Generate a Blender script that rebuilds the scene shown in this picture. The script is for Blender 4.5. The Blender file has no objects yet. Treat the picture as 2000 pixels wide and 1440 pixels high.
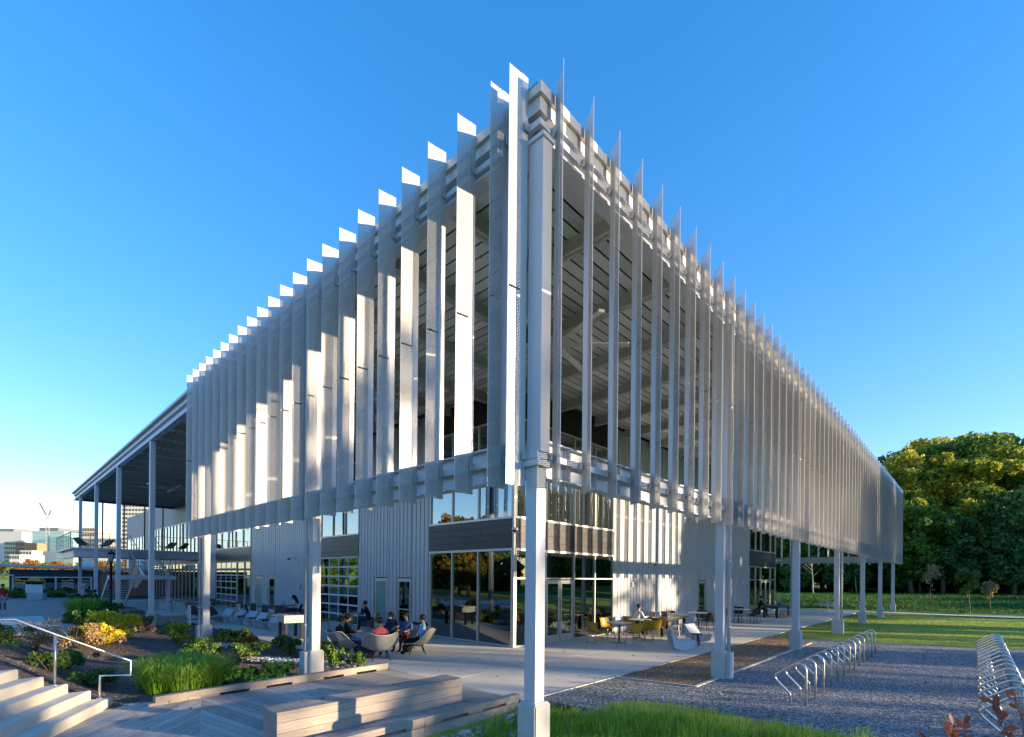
import bpy, bmesh, math, random
from mathutils import Vector, Matrix, Quaternion, noise as mnoise
R = math.radians
C = bpy.context.scene.collection
scene = bpy.context.scene
rnd = random.Random(7)

# ------------------------------------------------------------------ camera
th, phi = 0.7516, 0.0092
Fv = Vector((math.cos(th), math.sin(th), 0)); Rv = Vector((math.sin(th), -math.cos(th), 0)); Uv = Vector((0, 0, 1))
camX = Rv*math.cos(phi) + Uv*math.sin(phi); camY = -Rv*math.sin(phi) + Uv*math.cos(phi); camZ = -Fv
cd = bpy.data.cameras.new('camera'); cam = bpy.data.objects.new('camera', cd); C.objects.link(cam)
M = Matrix.Identity(4)
for i in range(3):
    M[i][0] = camX[i]; M[i][1] = camY[i]; M[i][2] = camZ[i]
M[0][3], M[1][3], M[2][3] = -5.3472, -4.5489, 2.4
cam.matrix_world = M
cd.sensor_width = 36; cd.lens = 966.41/2000*36; cd.shift_y = (1127.31-720)/2000; cd.clip_end = 6000; cd.clip_start = 0.05
scene.camera = cam

# ------------------------------------------------------------------ sky and sun
SUN = Vector((0.48*math.cos(R(8.9)), -0.877*math.cos(R(8.9)), math.sin(R(8.9)))).normalized()
w = bpy.data.worlds.new('World'); scene.world = w; w.use_nodes = True
nt = w.node_tree; bg = nt.nodes['Background']
sk = nt.nodes.new('ShaderNodeTexSky'); sk.sky_type = 'NISHITA'; sk.sun_disc = False
sk.sun_elevation = R(8.9); sk.sun_rotation = math.atan2(SUN.x, SUN.y)
sk.altitude = 0; sk.air_density = 1.0; sk.dust_density = 0.12; sk.ozone_density = 3.0
hs = nt.nodes.new('ShaderNodeHueSaturation'); hs.inputs['Saturation'].default_value = 1.2
gn = nt.nodes.new('ShaderNodeMix'); gn.data_type = 'RGBA'; gn.blend_type = 'MULTIPLY'; gn.inputs[0].default_value = 1; gn.inputs[7].default_value = (1.04, .875, .98, 1)
nt.links.new(sk.outputs[0], hs.inputs['Color']); nt.links.new(hs.outputs[0], gn.inputs[6]); gm = nt.nodes.new('ShaderNodeGamma'); gm.inputs[1].default_value = .72; nt.links.new(gn.outputs[2], gm.inputs[0])
h2 = nt.nodes.new('ShaderNodeHueSaturation'); h2.inputs['Saturation'].default_value = 1.14; h2.inputs['Value'].default_value = 1.22; h2.inputs['Hue'].default_value = .507; nt.links.new(gm.outputs[0], h2.inputs['Color']); nt.links.new(h2.outputs[0], bg.inputs['Color'])
bg.inputs['Strength'].default_value = 0.085
sl = bpy.data.lights.new('sun', 'SUN'); so = bpy.data.objects.new('sun', sl); C.objects.link(so)
sl.energy = 2.0; sl.angle = R(0.55); sl.color = (1.0, 0.76, 0.47)
so.rotation_euler = (-SUN).to_track_quat('-Z', 'Y').to_euler()
scene.view_settings.view_transform = 'Standard'; scene.view_settings.look = 'None'
scene.view_settings.exposure = 2.65; scene.view_settings.gamma = 1; scene.view_settings.use_curve_mapping = False
cy = scene.cycles
cy.use_denoising = True
try: cy.denoiser = 'OPENIMAGEDENOISE'
except Exception: pass
cy.max_bounces = 8; cy.transparent_max_bounces = 40; cy.diffuse_bounces = 4; cy.glossy_bounces = 3; cy.transmission_bounces = 3
cy.caustics_reflective = False; cy.caustics_refractive = False; cy.sample_clamp_indirect = 6

# ------------------------------------------------------------------ materials
def nodes(name):
    m = bpy.data.materials.new(name); m.use_nodes = True
    return m, m.node_tree, m.node_tree.nodes['Principled BSDF']
def mix_rgb(nt, fac, a, b, mode='MIX'):
    n = nt.nodes.new('ShaderNodeMix'); n.data_type = 'RGBA'; n.blend_type = mode
    if hasattr(fac, 'links'): nt.links.new(fac, n.inputs[0])
    else: n.inputs[0].default_value = fac
    for i, v in ((6, a), (7, b)):
        if hasattr(v, 'links'): nt.links.new(v, n.inputs[i])
        else: n.inputs[i].default_value = (*v, 1)
    return n.outputs[2]
def math_n(nt, op, a, b=None, c=None):
    n = nt.nodes.new('ShaderNodeMath'); n.operation = op
    for i, v in enumerate((a, b, c)):
        if v is None: continue
        if hasattr(v, 'links'): nt.links.new(v, n.inputs[i])
        else: n.inputs[i].default_value = v
    return n.outputs[0]
def noise_n(nt, scale, detail=4, vec=None, rough=.55):
    n = nt.nodes.new('ShaderNodeTexNoise'); n.inputs['Scale'].default_value = scale; n.inputs['Detail'].default_value = detail
    n.inputs['Roughness'].default_value = rough
    if vec is not None: nt.links.new(vec, n.inputs['Vector'])
    return n.outputs['Fac']
def pos(nt): return nt.nodes.new('ShaderNodeNewGeometry').outputs['Position']
def scaled(nt, vec, s, rot=(0, 0, 0)):
    n = nt.nodes.new('ShaderNodeMapping'); n.inputs['Scale'].default_value = s; n.inputs['Rotation'].default_value = rot
    nt.links.new(vec, n.inputs['Vector']); return n.outputs[0]
def ramp(nt, fac, stops):
    n = nt.nodes.new('ShaderNodeValToRGB'); e = n.color_ramp.elements
    while len(e) < len(stops): e.new(0.5)
    for x, (p, c) in zip(e, stops): x.position = p; x.color = (*c, 1)
    nt.links.new(fac, n.inputs[0]); return n.outputs[0]
def bump(nt, b, h, strength=.3, dist=.01):
    n = nt.nodes.new('ShaderNodeBump'); n.inputs['Strength'].default_value = strength; n.inputs['Distance'].default_value = dist
    nt.links.new(h, n.inputs['Height']); nt.links.new(n.outputs[0], b.inputs['Normal'])
def plain(name, col, rough=.5, metal=0, var=.12, vs=3., bmp=0, bs=60., spec=.5, obj=False):
    m, nt, b = nodes(name)
    p = pos(nt)
    f = noise_n(nt, vs, 5, p)
    k = math_n(nt, 'MULTIPLY_ADD', f, 2*var, 1-var)
    c2 = nt.nodes.new('ShaderNodeVectorMath'); c2.operation = 'SCALE'; c2.inputs[0].default_value = col; nt.links.new(k, c2.inputs['Scale'])
    out = c2.outputs[0]
    if obj:
        oi = nt.nodes.new('ShaderNodeObjectInfo'); k2 = math_n(nt, 'MULTIPLY_ADD', oi.outputs['Random'], .4, .8)
        c3 = nt.nodes.new('ShaderNodeVectorMath'); c3.operation = 'SCALE'; nt.links.new(out, c3.inputs[0]); nt.links.new(k2, c3.inputs['Scale']); out = c3.outputs[0]
    nt.links.new(out, b.inputs['Base Color'])
    b.inputs['Roughness'].default_value = rough; b.inputs['Metallic'].default_value = metal
    b.inputs['Specular IOR Level'].default_value = spec
    if var > .05:
        r2 = math_n(nt, 'MULTIPLY_ADD', f, .15, rough-.07); nt.links.new(r2, b.inputs['Roughness'])
    if bmp: bump(nt, b, noise_n(nt, bs, 3, p), bmp, .01)
    return m
steel = plain('painted_steel', (.56, .58, .63), .42, .12, .07, 1.2, .06, 30)
steel_dark = plain('grey_steel', (.21, .215, .225), .5, .2, .08, 2)
alu = plain('aluminium_frame', (.62, .62, .60), .38, .6, .05, 4)
fin_solid = plain('fin_metal', (.58, .585, .59), .36, .35, .07, .6, .03, 3)
white_paint = plain('white_paint', (.78, .78, .77), .45, 0, .04)
fascia_m = plain('fascia_metal', (.58, .57, .55), .45, .3, .06, 2)
soffit_m = plain('soffit_deck', (.80, .76, .70), .55, .1, .10, .8, obj=True)
girder_m = plain('girder_paint', (.55, .52, .48), .55, .1, .08, 1.)
concrete_post = plain('pedestal_concrete', (.55, .54, .52), .8, 0, .2, 5, .25, 90)
black_m = plain('black_metal', (.012, .012, .014), .45, .1, .1)
black_wall = plain('dark_cladding', (.012, .012, .013), .75, 0, .1)
navy = plain('navy_cladding', (.038, .041, .056), .36, 0, .14, 2.5, .1, 20, obj=True)
plinth_m = plain('dark_plinth', (.02, .022, .03), .6, 0, .2)
corr = plain('corrugated_siding', (.50, .53, .58), .42, .2, .06, 1.2, .03, 8)
stainless = plain('stainless_tube', (.70, .69, .66), .28, .9, .05, 10)
wood_grey = None
def wood(name, a, b_, obj=True, rough=.75):
    m, nt, b = nodes(name)
    tc = nt.nodes.new('ShaderNodeTexCoord').outputs['Generated']
    oi = nt.nodes.new('ShaderNodeObjectInfo')
    off = nt.nodes.new('ShaderNodeVectorMath'); off.operation = 'ADD'; nt.links.new(pos(nt), off.inputs[0]); nt.links.new(oi.outputs['Random'], off.inputs[1])
    oc = nt.nodes.new('ShaderNodeTexCoord').outputs['Object']
    f = noise_n(nt, 3.0, 6, scaled(nt, oc, (1.2, 22, 22)), .7)
    g = noise_n(nt, 1.6, 4, off.outputs[0])
    c = ramp(nt, f, [(.25, a), (.75, b_)])
    k = math_n(nt, 'MULTIPLY_ADD', oi.outputs['Random'], .45, .72)
    k = math_n(nt, 'MULTIPLY', k, math_n(nt, 'MULTIPLY_ADD', g, .7, .65))
    s = nt.nodes.new('ShaderNodeVectorMath'); s.operation = 'SCALE'; nt.links.new(c, s.inputs[0]); nt.links.new(k, s.inputs['Scale'])
    nt.links.new(s.outputs[0], b.inputs['Base Color']); b.inputs['Roughness'].default_value = rough
    bump(nt, b, f, .35, .004)
    return m
deck_wood = wood('weathered_deck', (.30, .28, .265), (.56, .52, .485))
bench_wood = wood('weathered_timber', (.27, .225, .19), (.52, .44, .37))
curb_wood = wood('curb_timber', (.27, .23, .20), (.46, .39, .34))
brown_wood = wood('brown_timber', (.06, .035, .022), (.14, .08, .05))

def perf(name, base):
    m, nt, b = nodes(name)
    b.inputs['Base Color'].default_value = (*base, 1); b.inputs['Metallic'].default_value = .3; b.inputs['Roughness'].default_value = .42
    p = pos(nt); sp = nt.nodes.new('ShaderNodeSeparateXYZ'); nt.links.new(p, sp.inputs[0])
    zr = math_n(nt, 'DIVIDE', sp.outputs["Z"], .023); row = math_n(nt, 'FLOOR', zr); fz = math_n(nt, 'FRACT', zr)
    u = math_n(nt, 'ADD', sp.outputs['X'], sp.outputs['Y'])
    u = math_n(nt, 'ADD', math_n(nt, 'DIVIDE', u, .034), math_n(nt, 'MULTIPLY', row, .5)); fu = math_n(nt, 'FRACT', u)
    h = math_n(nt, 'MULTIPLY', math_n(nt, "LESS_THAN", fz, .36), math_n(nt, "LESS_THAN", fu, .44))
    t = nt.nodes.new('ShaderNodeBsdfTransparent'); mx = nt.nodes.new('ShaderNodeMixShader')
    nt.links.new(h, mx.inputs[0]); nt.links.new(b.outputs[0], mx.inputs[1]); nt.links.new(t.outputs[0], mx.inputs[2])
    nt.links.new(mx.outputs[0], nt.nodes['Material Output'].inputs['Surface'])
    f = noise_n(nt, .5, 3, p); r = math_n(nt, 'MULTIPLY_ADD', f, .25, .28); nt.links.new(r, b.inputs['Roughness'])
    return m
fin_perf = perf('perforated_metal', (.56, .56, .565))

def glass(name, tint=(.30, .42, .38), base=.10, rough=.0, gcol=(.85, .95, .95)):
    m = bpy.data.materials.new(name); m.use_nodes = True; nt = m.node_tree; nt.nodes.remove(nt.nodes['Principled BSDF'])
    t = nt.nodes.new('ShaderNodeBsdfTransparent'); t.inputs[0].default_value = (*tint, 1)
    g = nt.nodes.new('ShaderNodeBsdfGlossy'); g.inputs['Color'].default_value = (*gcol, 1); g.inputs['Roughness'].default_value = rough
    bn = nt.nodes.new('ShaderNodeBump'); bn.inputs['Strength'].default_value = .05; bn.inputs['Distance'].default_value = .02
    nt.links.new(noise_n(nt, 1.1, 1, pos(nt)), bn.inputs['Height']); nt.links.new(bn.outputs[0], g.inputs['Normal'])
    fr = nt.nodes.new('ShaderNodeFresnel'); fr.inputs[0].default_value = 1.6
    fac = math_n(nt, 'ADD', fr.outputs[0], base); fac.node.use_clamp = True
    mx = nt.nodes.new('ShaderNodeMixShader'); nt.links.new(fac, mx.inputs[0]); nt.links.new(t.outputs[0], mx.inputs[1]); nt.links.new(g.outputs[0], mx.inputs[2])
    nt.links.new(mx.outputs[0], nt.nodes['Material Output'].inputs['Surface'])
    return m
glass_low = glass('window_glass', (.22, .33, .28), .16)
glass_high = glass('upper_window_glass', (.26, .36, .35), .28, 0, (.82, .90, .90))
frost = plain('frosted_door_glass', (.20, .38, .36), .25, 0, .1, 1)

def leafmat(name, cols, trans=.35, rough=.55):
    m, nt, b = nodes(name)
    g = nt.nodes.new('ShaderNodeNewGeometry')
    v = math_n(nt, 'MULTIPLY_ADD', g.outputs['Random Per Island'], .6, math_n(nt, 'MULTIPLY', noise_n(nt, .7, 3, g.outputs['Position']), .4))
    n = len(cols); c = ramp(nt, v, [(.2 + .6*i/(n-1), cc) for i, cc in enumerate(cols)])
    nt.links.new(c, b.inputs['Base Color']); b.inputs['Roughness'].default_value = rough; b.inputs['Specular IOR Level'].default_value = .3
    t = nt.nodes.new('ShaderNodeBsdfTranslucent'); nt.links.new(c, t.inputs[0])
    mx = nt.nodes.new('ShaderNodeMixShader'); mx.inputs[0].default_value = trans
    nt.links.new(b.outputs[0], mx.inputs[1]); nt.links.new(t.outputs[0], mx.inputs[2])
    nt.links.new(mx.outputs[0], nt.nodes['Material Output'].inputs['Surface'])
    return m
leaf_wood = leafmat('woodland_leaves', [(.07, .14, .016), (.20, .27, .03), (.46, .46, .045), (.64, .54, .06)], .45)
leaf_olive = leafmat('olive_leaves', [(.14, .17, .025), (.32, .33, .035), (.55, .50, .06), (.70, .58, .08)], .45)
leaf_rust = leafmat('turning_leaves', [(.05, .09, .015), (.12, .15, .025), (.22, .17, .03), (.28, .13, .02)], .35)
leaf_dark = leafmat('dark_evergreen_leaves', [(.03, .09, .03), (.075, .17, .045), (.16, .27, .06)], .25)
leaf_mid = leafmat('mid_green_leaves', [(.05, .11, .02), (.12, .22, .03), (.26, .33, .04)], .35)
leaf_autumn = leafmat('autumn_leaves', [(.16, .06, .012), (.34, .13, .015), (.45, .22, .03), (.30, .24, .04)], .4)
leaf_yel = leafmat('yellow_bush_leaves', [(.52, .42, .02), (.75, .60, .03), (.85, .70, .05)], .3)
leaf_shrub = leafmat('shrub_leaves', [(.04, .10, .02), (.09, .19, .035), (.17, .28, .06)], .25)
leaf_light = leafmat('bright_green_leaves', [(.08, .17, .02), (.14, .28, .035), (.26, .36, .05)], .35)
leaf_fern = leafmat('fern_leaves', [(.04, .14, .02), (.08, .24, .03), (.13, .30, .05)], .3)
leaf_red = leafmat('red_leaves', [(.12, .02, .02), (.26, .05, .04), (.40, .14, .08), (.45, .12, .015)], .3)
leaf_tan = leafmat('dry_twig_foliage', [(.22, .13, .06), (.38, .25, .12), (.45, .36, .16)], .2)
grassm = leafmat('grass_blades', [(.10, .24, .014), (.28, .48, .025), (.52, .66, .06), (.68, .68, .16)], .45)
meadowm = leafmat('meadow_blades', [(.02, .07, .01), (.04, .12, .015), (.07, .17, .02), (.14, .20, .04)], .3)
grass_orn = leafmat('ornamental_grass', [(.10, .26, .015), (.19, .42, .03), (.34, .56, .05), (.46, .54, .14)], .35)
bark = plain('bark', (.16, .12, .09), .9, 0, .3, 8, .5, 25)
bark_pale = plain('pale_bark', (.42, .38, .32), .85, 0, .3, 6, .4, 25)

# ------------------------------------------------------------------ object helpers
class MB:
    def __init__(s): s.v = []; s.f = []; s.mi = []; s.sm = []
    def add(s, vs, fs, mi=0, smooth=False):
        o = len(s.v); s.v += [tuple(v) for v in vs]
        for f in fs: s.f.append(tuple(i+o for i in f)); s.mi.append(mi); s.sm.append(smooth)
        return s
    def box(s, x0, x1, y0, y1, z0, z1, mi=0):
        vs = [(x, y, z) for z in (z0, z1) for y in (y0, y1) for x in (x0, x1)]
        return s.add(vs, [(0, 2, 3, 1), (4, 5, 7, 6), (0, 1, 5, 4), (2, 6, 7, 3), (0, 4, 6, 2), (1, 3, 7, 5)], mi)
    def obox(s, c, size, M3=None, mi=0):
        vs = []
        for z in (-.5, .5):
            for y in (-.5, .5):
                for x in (-.5, .5):
                    v = Vector((x*size[0], y*size[1], z*size[2]))
                    if M3 is not None: v = M3 @ v
                    vs.append(v + Vector(c))
        return s.add(vs, [(0, 2, 3, 1), (4, 5, 7, 6), (0, 1, 5, 4), (2, 6, 7, 3), (0, 4, 6, 2), (1, 3, 7, 5)], mi)
    def bar(s, a, b, w, h, up=(0, 0, 1), mi=0):
        a = Vector(a); b = Vector(b); d = b-a; L = d.length; x = d.normalized(); u = Vector(up)
        y = u.cross(x)
        if y.length < 1e-4: y = Vector((0, 1, 0)).cross(x)
        y.normalize(); z = x.cross(y)
        M3 = Matrix((x, y, z)).transposed()
        return s.obox((a+b)/2, (L, w, h), M3, mi)
    def tube(s, pts, r, n=8, mi=0, caps=True):
        pts = [Vector(p) for p in pts]; rs = r if isinstance(r, (list, tuple)) else [r]*len(pts)
        vs = []; ref = None
        for i, p in enumerate(pts):
            if i == 0: t = pts[1]-p
            elif i == len(pts)-1: t = p-pts[i-1]
            else: t = (pts[i+1]-p).normalized() + (p-pts[i-1]).normalized()
            if t.length < 1e-9: t = Vector((0, 0, 1))
            t.normalize()
            if ref is None:
                ref = Vector((0, 0, 1)) if abs(t.z) < .9 else Vector((1, 0, 0))
                ref = (ref - t*ref.dot(t)).normalized()
            else:
                ref = ref - t*ref.dot(t)
                ref = ref.normalized() if ref.length > 1e-6 else t.orthogonal().normalized()
            q = t.cross(ref)
            for k in range(n):
                a = 2*math.pi*k/n; vs.append(p + (ref*math.cos(a)+q*math.sin(a))*rs[i])
        fs = []
        for i in range(len(pts)-1):
            for k in range(n):
                a = i*n+k; b = i*n+(k+1) % n; fs.append((a, b, b+n, a+n))
        s.add(vs, fs, mi, True)
        if caps:
            o = len(s.v)-len(vs)
            s.f.append(tuple(o+k for k in reversed(range(n)))); s.mi.append(mi); s.sm.append(False)
            s.f.append(tuple(o+(len(pts)-1)*n+k for k in range(n))); s.mi.append(mi); s.sm.append(False)
        return s
    def prism(s, poly, z0, z1, mi=0):
        n = len(poly); vs = [(x, y, z0) for x, y in poly]+[(x, y, z1) for x, y in poly]
        fs = [tuple(reversed(range(n))), tuple(range(n, 2*n))]+[(i, (i+1) % n, n+(i+1) % n, n+i) for i in range(n)]
        return s.add(vs, fs, mi)
    def extr(s, prof, a, b, mi=0, axis='x'):
        """profile polygon of (p,q) extruded from a to b along axis; axis x: (y,z); axis y: (x,z)"""
        n = len(prof)
        P = (lambda t, p, q: (t, p, q)) if axis == 'x' else (lambda t, p, q: (p, t, q))
        vs = [P(a, p, q) for p, q in prof]+[P(b, p, q) for p, q in prof]
        fs = [tuple(reversed(range(n))), tuple(range(n, 2*n))]+[(i, (i+1) % n, n+(i+1) % n, n+i) for i in range(n)]
        return s.add(vs, fs, mi)
    def lathe(s, prof, n=16, c=(0, 0), mi=0, smooth=True):
        vs = []; fs = []
        for r, z in prof:
            for k in range(n):
                a = 2*math.pi*k/n; vs.append((c[0]+r*math.cos(a), c[1]+r*math.sin(a), z))
        for i in range(len(prof)-1):
            for k in range(n):
                a = i*n+k; b = i*n+(k+1) % n; fs.append((a, b, b+n, a+n))
        s.add(vs, fs, mi, smooth)
        o = len(s.v)-len(vs)
        for base, rev in ((o, True), (o+(len(prof)-1)*n, False)):
            idx = [base+k for k in range(n)]
            s.f.append(tuple(reversed(idx)) if rev else tuple(idx)); s.mi.append(mi); s.sm.append(False)
        return s
    def ball(s, c, r, n=8, m=6, mi=0):
        rr = r if isinstance(r, (tuple, list)) else (r, r, r)
        vs = [(c[0], c[1], c[2]-rr[2])]; fs = []
        for i in range(1, m):
            a = math.pi*i/m
            for k in range(n):
                b = 2*math.pi*k/n; vs.append((c[0]+rr[0]*math.sin(a)*math.cos(b), c[1]+rr[1]*math.sin(a)*math.sin(b), c[2]-rr[2]*math.cos(a)))
        vs.append((c[0], c[1], c[2]+rr[2])); L = len(vs)-1
        for k in range(n):
            fs.append((0, 1+(k+1) % n, 1+k)); fs.append((L, 1+(m-2)*n+k, 1+(m-2)*n+(k+1) % n))
        for i in range(m-2):
            for k in range(n):
                a = 1+i*n+k; b = 1+i*n+(k+1) % n; fs.append((a, b, b+n, a+n))
        return s.add(vs, fs, mi, True)
    def mesh(s, name, mats):
        me = bpy.data.meshes.new(name); me.from_pydata(s.v, [], s.f)
        for m in (mats if isinstance(mats, (list, tuple)) else [mats]): me.materials.append(m)
        me.polygons.foreach_set('material_index', s.mi); me.polygons.foreach_set('use_smooth', s.sm); me.update()
        return me
    def build(s, name, mats, parent=None, label=None):
        return put(name, s.mesh(name, mats), parent, label)
def put(name, me, parent=None, label=None, loc=None, rz=0):
    o = bpy.data.objects.new(name, me); C.objects.link(o)
    if parent is not None: o.parent = parent
    if label: o['label'] = label
    if loc is not None: o.location = loc
    if rz: o.rotation_euler.z = rz
    return o
def tag(o, label, cat, group=None):
    o['label'] = label; o['category'] = cat
    if group: o['group'] = group
    return o
def thing(name, label, cat, loc=(0, 0, 0), rz=0, group=None):
    o = bpy.data.objects.new(name, None); C.objects.link(o); o.location = loc; o.rotation_euler.z = rz; o.empty_display_size = .2
    return tag(o, label, cat, group)
def dup(root, loc, rz=0, label=None, group=None, scale=None):
    def rec(o, par):
        c = o.copy(); C.objects.link(c); c.parent = par
        if par is not None: c.matrix_parent_inverse = o.matrix_parent_inverse.copy()
        for ch in kids(o): rec(ch, c)
        return c
    r = rec(root, None); r.location = loc; r.rotation_euler.z = rz
    if scale: r.scale = scale if isinstance(scale, (tuple, list)) else (scale,)*3
    if label: r['label'] = label
    if group: r['group'] = group
    return r
def kids(o):
    return [c for c in o.children]
def struct(name, mb, mats, kind='structure'):
    o = mb.build(name, mats); o['kind'] = kind; return o
def rotz(v, a): return Vector((v[0]*math.cos(a)-v[1]*math.sin(a), v[0]*math.sin(a)+v[1]*math.cos(a), v[2]))
def sstep(a, b, x):
    t = max(0, min(1, (x-a)/(b-a))); return t*t*(3-2*t)

# ------------------------------------------------------------------ terrain
def g(x, y):
    z = -0.035
    dip = sstep(2.05, 1.5, y)*sstep(2.9, 0.6, x)
    z -= .36*dip
    z += .22*sstep(1.2, 3.0, 2.2 - .0*x - y)*sstep(4.2, 2.0, x)*sstep(-2.0, .5, x)
    m = sstep(-3.45, -5.5, x)*sstep(6.5, 6.95, y)*(1-sstep(12, 30, y))
    z += .72*m
    p = sstep(-1.2, -3.2, x)*sstep(12, 16, y)*(1-sstep(24, 34, y)); z += .18*p*(1-m)
    far = sstep(44, 80, x+.25*max(0, y))
    z += .62*far
    z += .02*mnoise.noise(Vector((x*.7, y*.7, 0)))*(1 if (x < 1.8 and y > 6.6) or y < 1.6 and x < 3 else .0)
    return z
def grid_mesh(xs, ys, zf, off=0, keep=None):
    b = MB(); idx = {}
    for i, x in enumerate(xs):
        for j, y in enumerate(ys):
            idx[i, j] = len(b.v); b.v.append((x, y, zf(x, y)+off))
    for i in range(len(xs)-1):
        for j in range(len(ys)-1):
            if keep and not keep((xs[i]+xs[i+1])/2, (ys[j]+ys[j+1])/2): continue
            b.f.append((idx[i, j], idx[i+1, j], idx[i+1, j+1], idx[i, j+1])); b.mi.append(0); b.sm.append(True)
    return b
def frange(a, b, s):
    n = int(round((b-a)/s)); return [a+(b-a)*i/n for i in range(n+1)]
def inpoly(x, y, poly):
    c = False; j = len(poly)-1
    for i in range(len(poly)):
        xi, yi = poly[i]; xj, yj = poly[j]
        if (yi > y) != (yj > y) and x < (xj-xi)*(y-yi)/(yj-yi)+xi: c = not c
        j = i
    return c
def turf(name, c1, c2, scale=1.2):
    m, nt, b = nodes(name); p = pos(nt)
    a = noise_n(nt, scale, 6, p, .6); f = noise_n(nt, 45, 3, p, .7); h = math_n(nt, 'ADD', math_n(nt, 'MULTIPLY', a, .6), math_n(nt, 'MULTIPLY', f, .4))
    nt.links.new(ramp(nt, h, [(.35, c1), (.62, c2)]), b.inputs['Base Color']); b.inputs['Roughness'].default_value = .95
    b.inputs['Specular IOR Level'].default_value = .1
    bump(nt, b, f, .8, .03); return m
lawn_m = turf('lawn_turf', (.17, .24, .04), (.38, .42, .10))
meadow_m = turf('meadow_turf', (.04, .13, .02), (.10, .22, .03), .6)
def specks(name, cols, s1, bstr=.9, dist=.02, rough=.85):
    m, nt, b = nodes(name); p = pos(nt)
    v = nt.nodes.new('ShaderNodeTexVoronoi'); v.inputs['Scale'].default_value = s1; nt.links.new(p, v.inputs['Vector'])
    sep = nt.nodes.new('ShaderNodeSeparateColor'); nt.links.new(v.outputs['Color'], sep.inputs[0])
    n = len(cols); c = ramp(nt, sep.outputs[0], [(i/(n-1), cc) for i, cc in enumerate(cols)])
    k = math_n(nt, 'MULTIPLY_ADD', noise_n(nt, .8, 4, p), .6, .7)
    s = nt.nodes.new('ShaderNodeVectorMath'); s.operation = 'SCALE'; nt.links.new(c, s.inputs[0]); nt.links.new(k, s.inputs['Scale'])
    nt.links.new(s.outputs[0], b.inputs['Base Color']); b.inputs['Roughness'].default_value = rough
    bump(nt, b, v.outputs['Distance'], bstr, dist); return m
gravel_m = specks('blue_gravel', [(.038, .042, .048), (.095, .103, .116), (.155, .166, .183), (.23, .242, .26), (.52, .525, .53)], 34)
mulch_m = specks('bark_mulch', [(.09, .055, .038), (.20, .12, .075), (.33, .20, .12), (.46, .31, .19)], 42)
bed_m = specks('dark_mulch', [(.035, .026, .023), (.08, .058, .05), (.13, .092, .075), (.22, .17, .14)], 45)
stone_m = plain('river_stone', (.50, .50, .48), .7, 0, .3, 9, obj=True)
def concrete(name, col, var=.12):
    m, nt, b = nodes(name); p = pos(nt)
    a = noise_n(nt, .5, 6, p, .65); f = noise_n(nt, 60, 3, p)
    oi = nt.nodes.new('ShaderNodeObjectInfo')
    k = math_n(nt, 'ADD', math_n(nt, 'MULTIPLY_ADD', a, var*2.4, 1-var*1.2), math_n(nt, 'MULTIPLY_ADD', f, .10, -.05))
    k = math_n(nt, 'ADD', k, math_n(nt, 'MULTIPLY_ADD', oi.outputs['Random'], .06, -.03))
    s = nt.nodes.new('ShaderNodeVectorMath'); s.operation = 'SCALE'; s.inputs[0].default_value = col; nt.links.new(k, s.inputs['Scale'])
    nt.links.new(s.outputs[0], b.inputs['Base Color']); b.inputs['Roughness'].default_value = .8
    bump(nt, b, f, .15, .004); return m
plaza_m = concrete('plaza_concrete', (.62, .60, .56), .16)
path_m = concrete('path_concrete', (.56, .55, .53))
step_m = concrete('step_concrete', (.62, .59, .52), .10)
edge_m = concrete('edging_concrete', (.50, .48, .44), .1)
def brickpave(name, c1, c2, scale=1.0):
    m, nt, b = nodes(name); p = pos(nt)
    t = nt.nodes.new('ShaderNodeTexBrick'); t.inputs['Scale'].default_value = 4.2; t.inputs['Color1'].default_value = (*c1, 1); t.inputs['Color2'].default_value = (*c2, 1)
    t.inputs['Mortar'].default_value = (.12, .10, .095, 1); t.inputs['Mortar Size'].default_value = .012
    nt.links.new(p, t.inputs['Vector']); nt.links.new(t.outputs['Color'], b.inputs['Base Color']); b.inputs['Roughness'].default_value = .85; return m
brick_m = brickpave('brick_paving', (.36, .24, .22), (.46, .33, .30))

xs = [-1500, -700, -300, -120, -60, -30, -20, -14]+frange(-10, 6, .4)+frange(8, 44, 3)+frange(46, 110, 4)+[125, 150, 200, 350, 800, 1800]
ys = [-1500, -700, -300, -150, -100]+frange(-80, -12, 4)+frange(-10, 34, .4)+frange(36, 80, 4)+[100, 150, 250, 500, 900, 1800]
o = struct('ground', grid_mesh(xs, ys, lambda x, y: g(x, y)-(.16 if (-7.4 < x < 1.6 and 6.7 < y < 34) else 0)-(.3 if (1.9 < x < 38 and 2.1 < y < 69) else 0)), lawn_m)
# plaza: concrete slabs on a dark bed
b = MB(); b.box(1.86, 41, 1.90, 70, -.06, -.012); struct('plaza_bed', b, black_m)
plaza = thing('plaza', 'pale concrete plaza wrapping the corner of the louvered building', 'plaza'); plaza['kind'] = 'structure'; del plaza['category']
cache = {}
def slab(x0, x1, y0, y1):
    k = (round(x1-x0, 3), round(y1-y0, 3))
    if k not in cache:
        m_ = MB(); m_.box(0, k[0]-.016, 0, k[1]-.016, -.012, 0.0); cache[k] = m_.mesh('slab', plaza_m)
    put('slab', cache[k], plaza, loc=(x0, y0, 0))
X = [1.86, 4.4, 6.9]+[6.9+3.413*i for i in range(1, 11)]; Y = [1.88, 4.38, 6.88]+[6.88+3.45*i for i in range(1, 14)]
for i in range(len(X)-1):
    for j in range(len(Y)-1):
        if X[i] < 6.8 or Y[j] < 6.8 or X[i] > 37: slab(X[i], X[i+1], Y[j], Y[j+1])
b = MB(); b.box(1.70, 1.858, 6.75, 34, -.2, .01); struct('plaza_edge', b, edge_m)
b = MB(); b.box(2.02, 38.4, 1.80, 1.876, -.2, .006); struct('plaza_kerb', b, edge_m)
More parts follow.
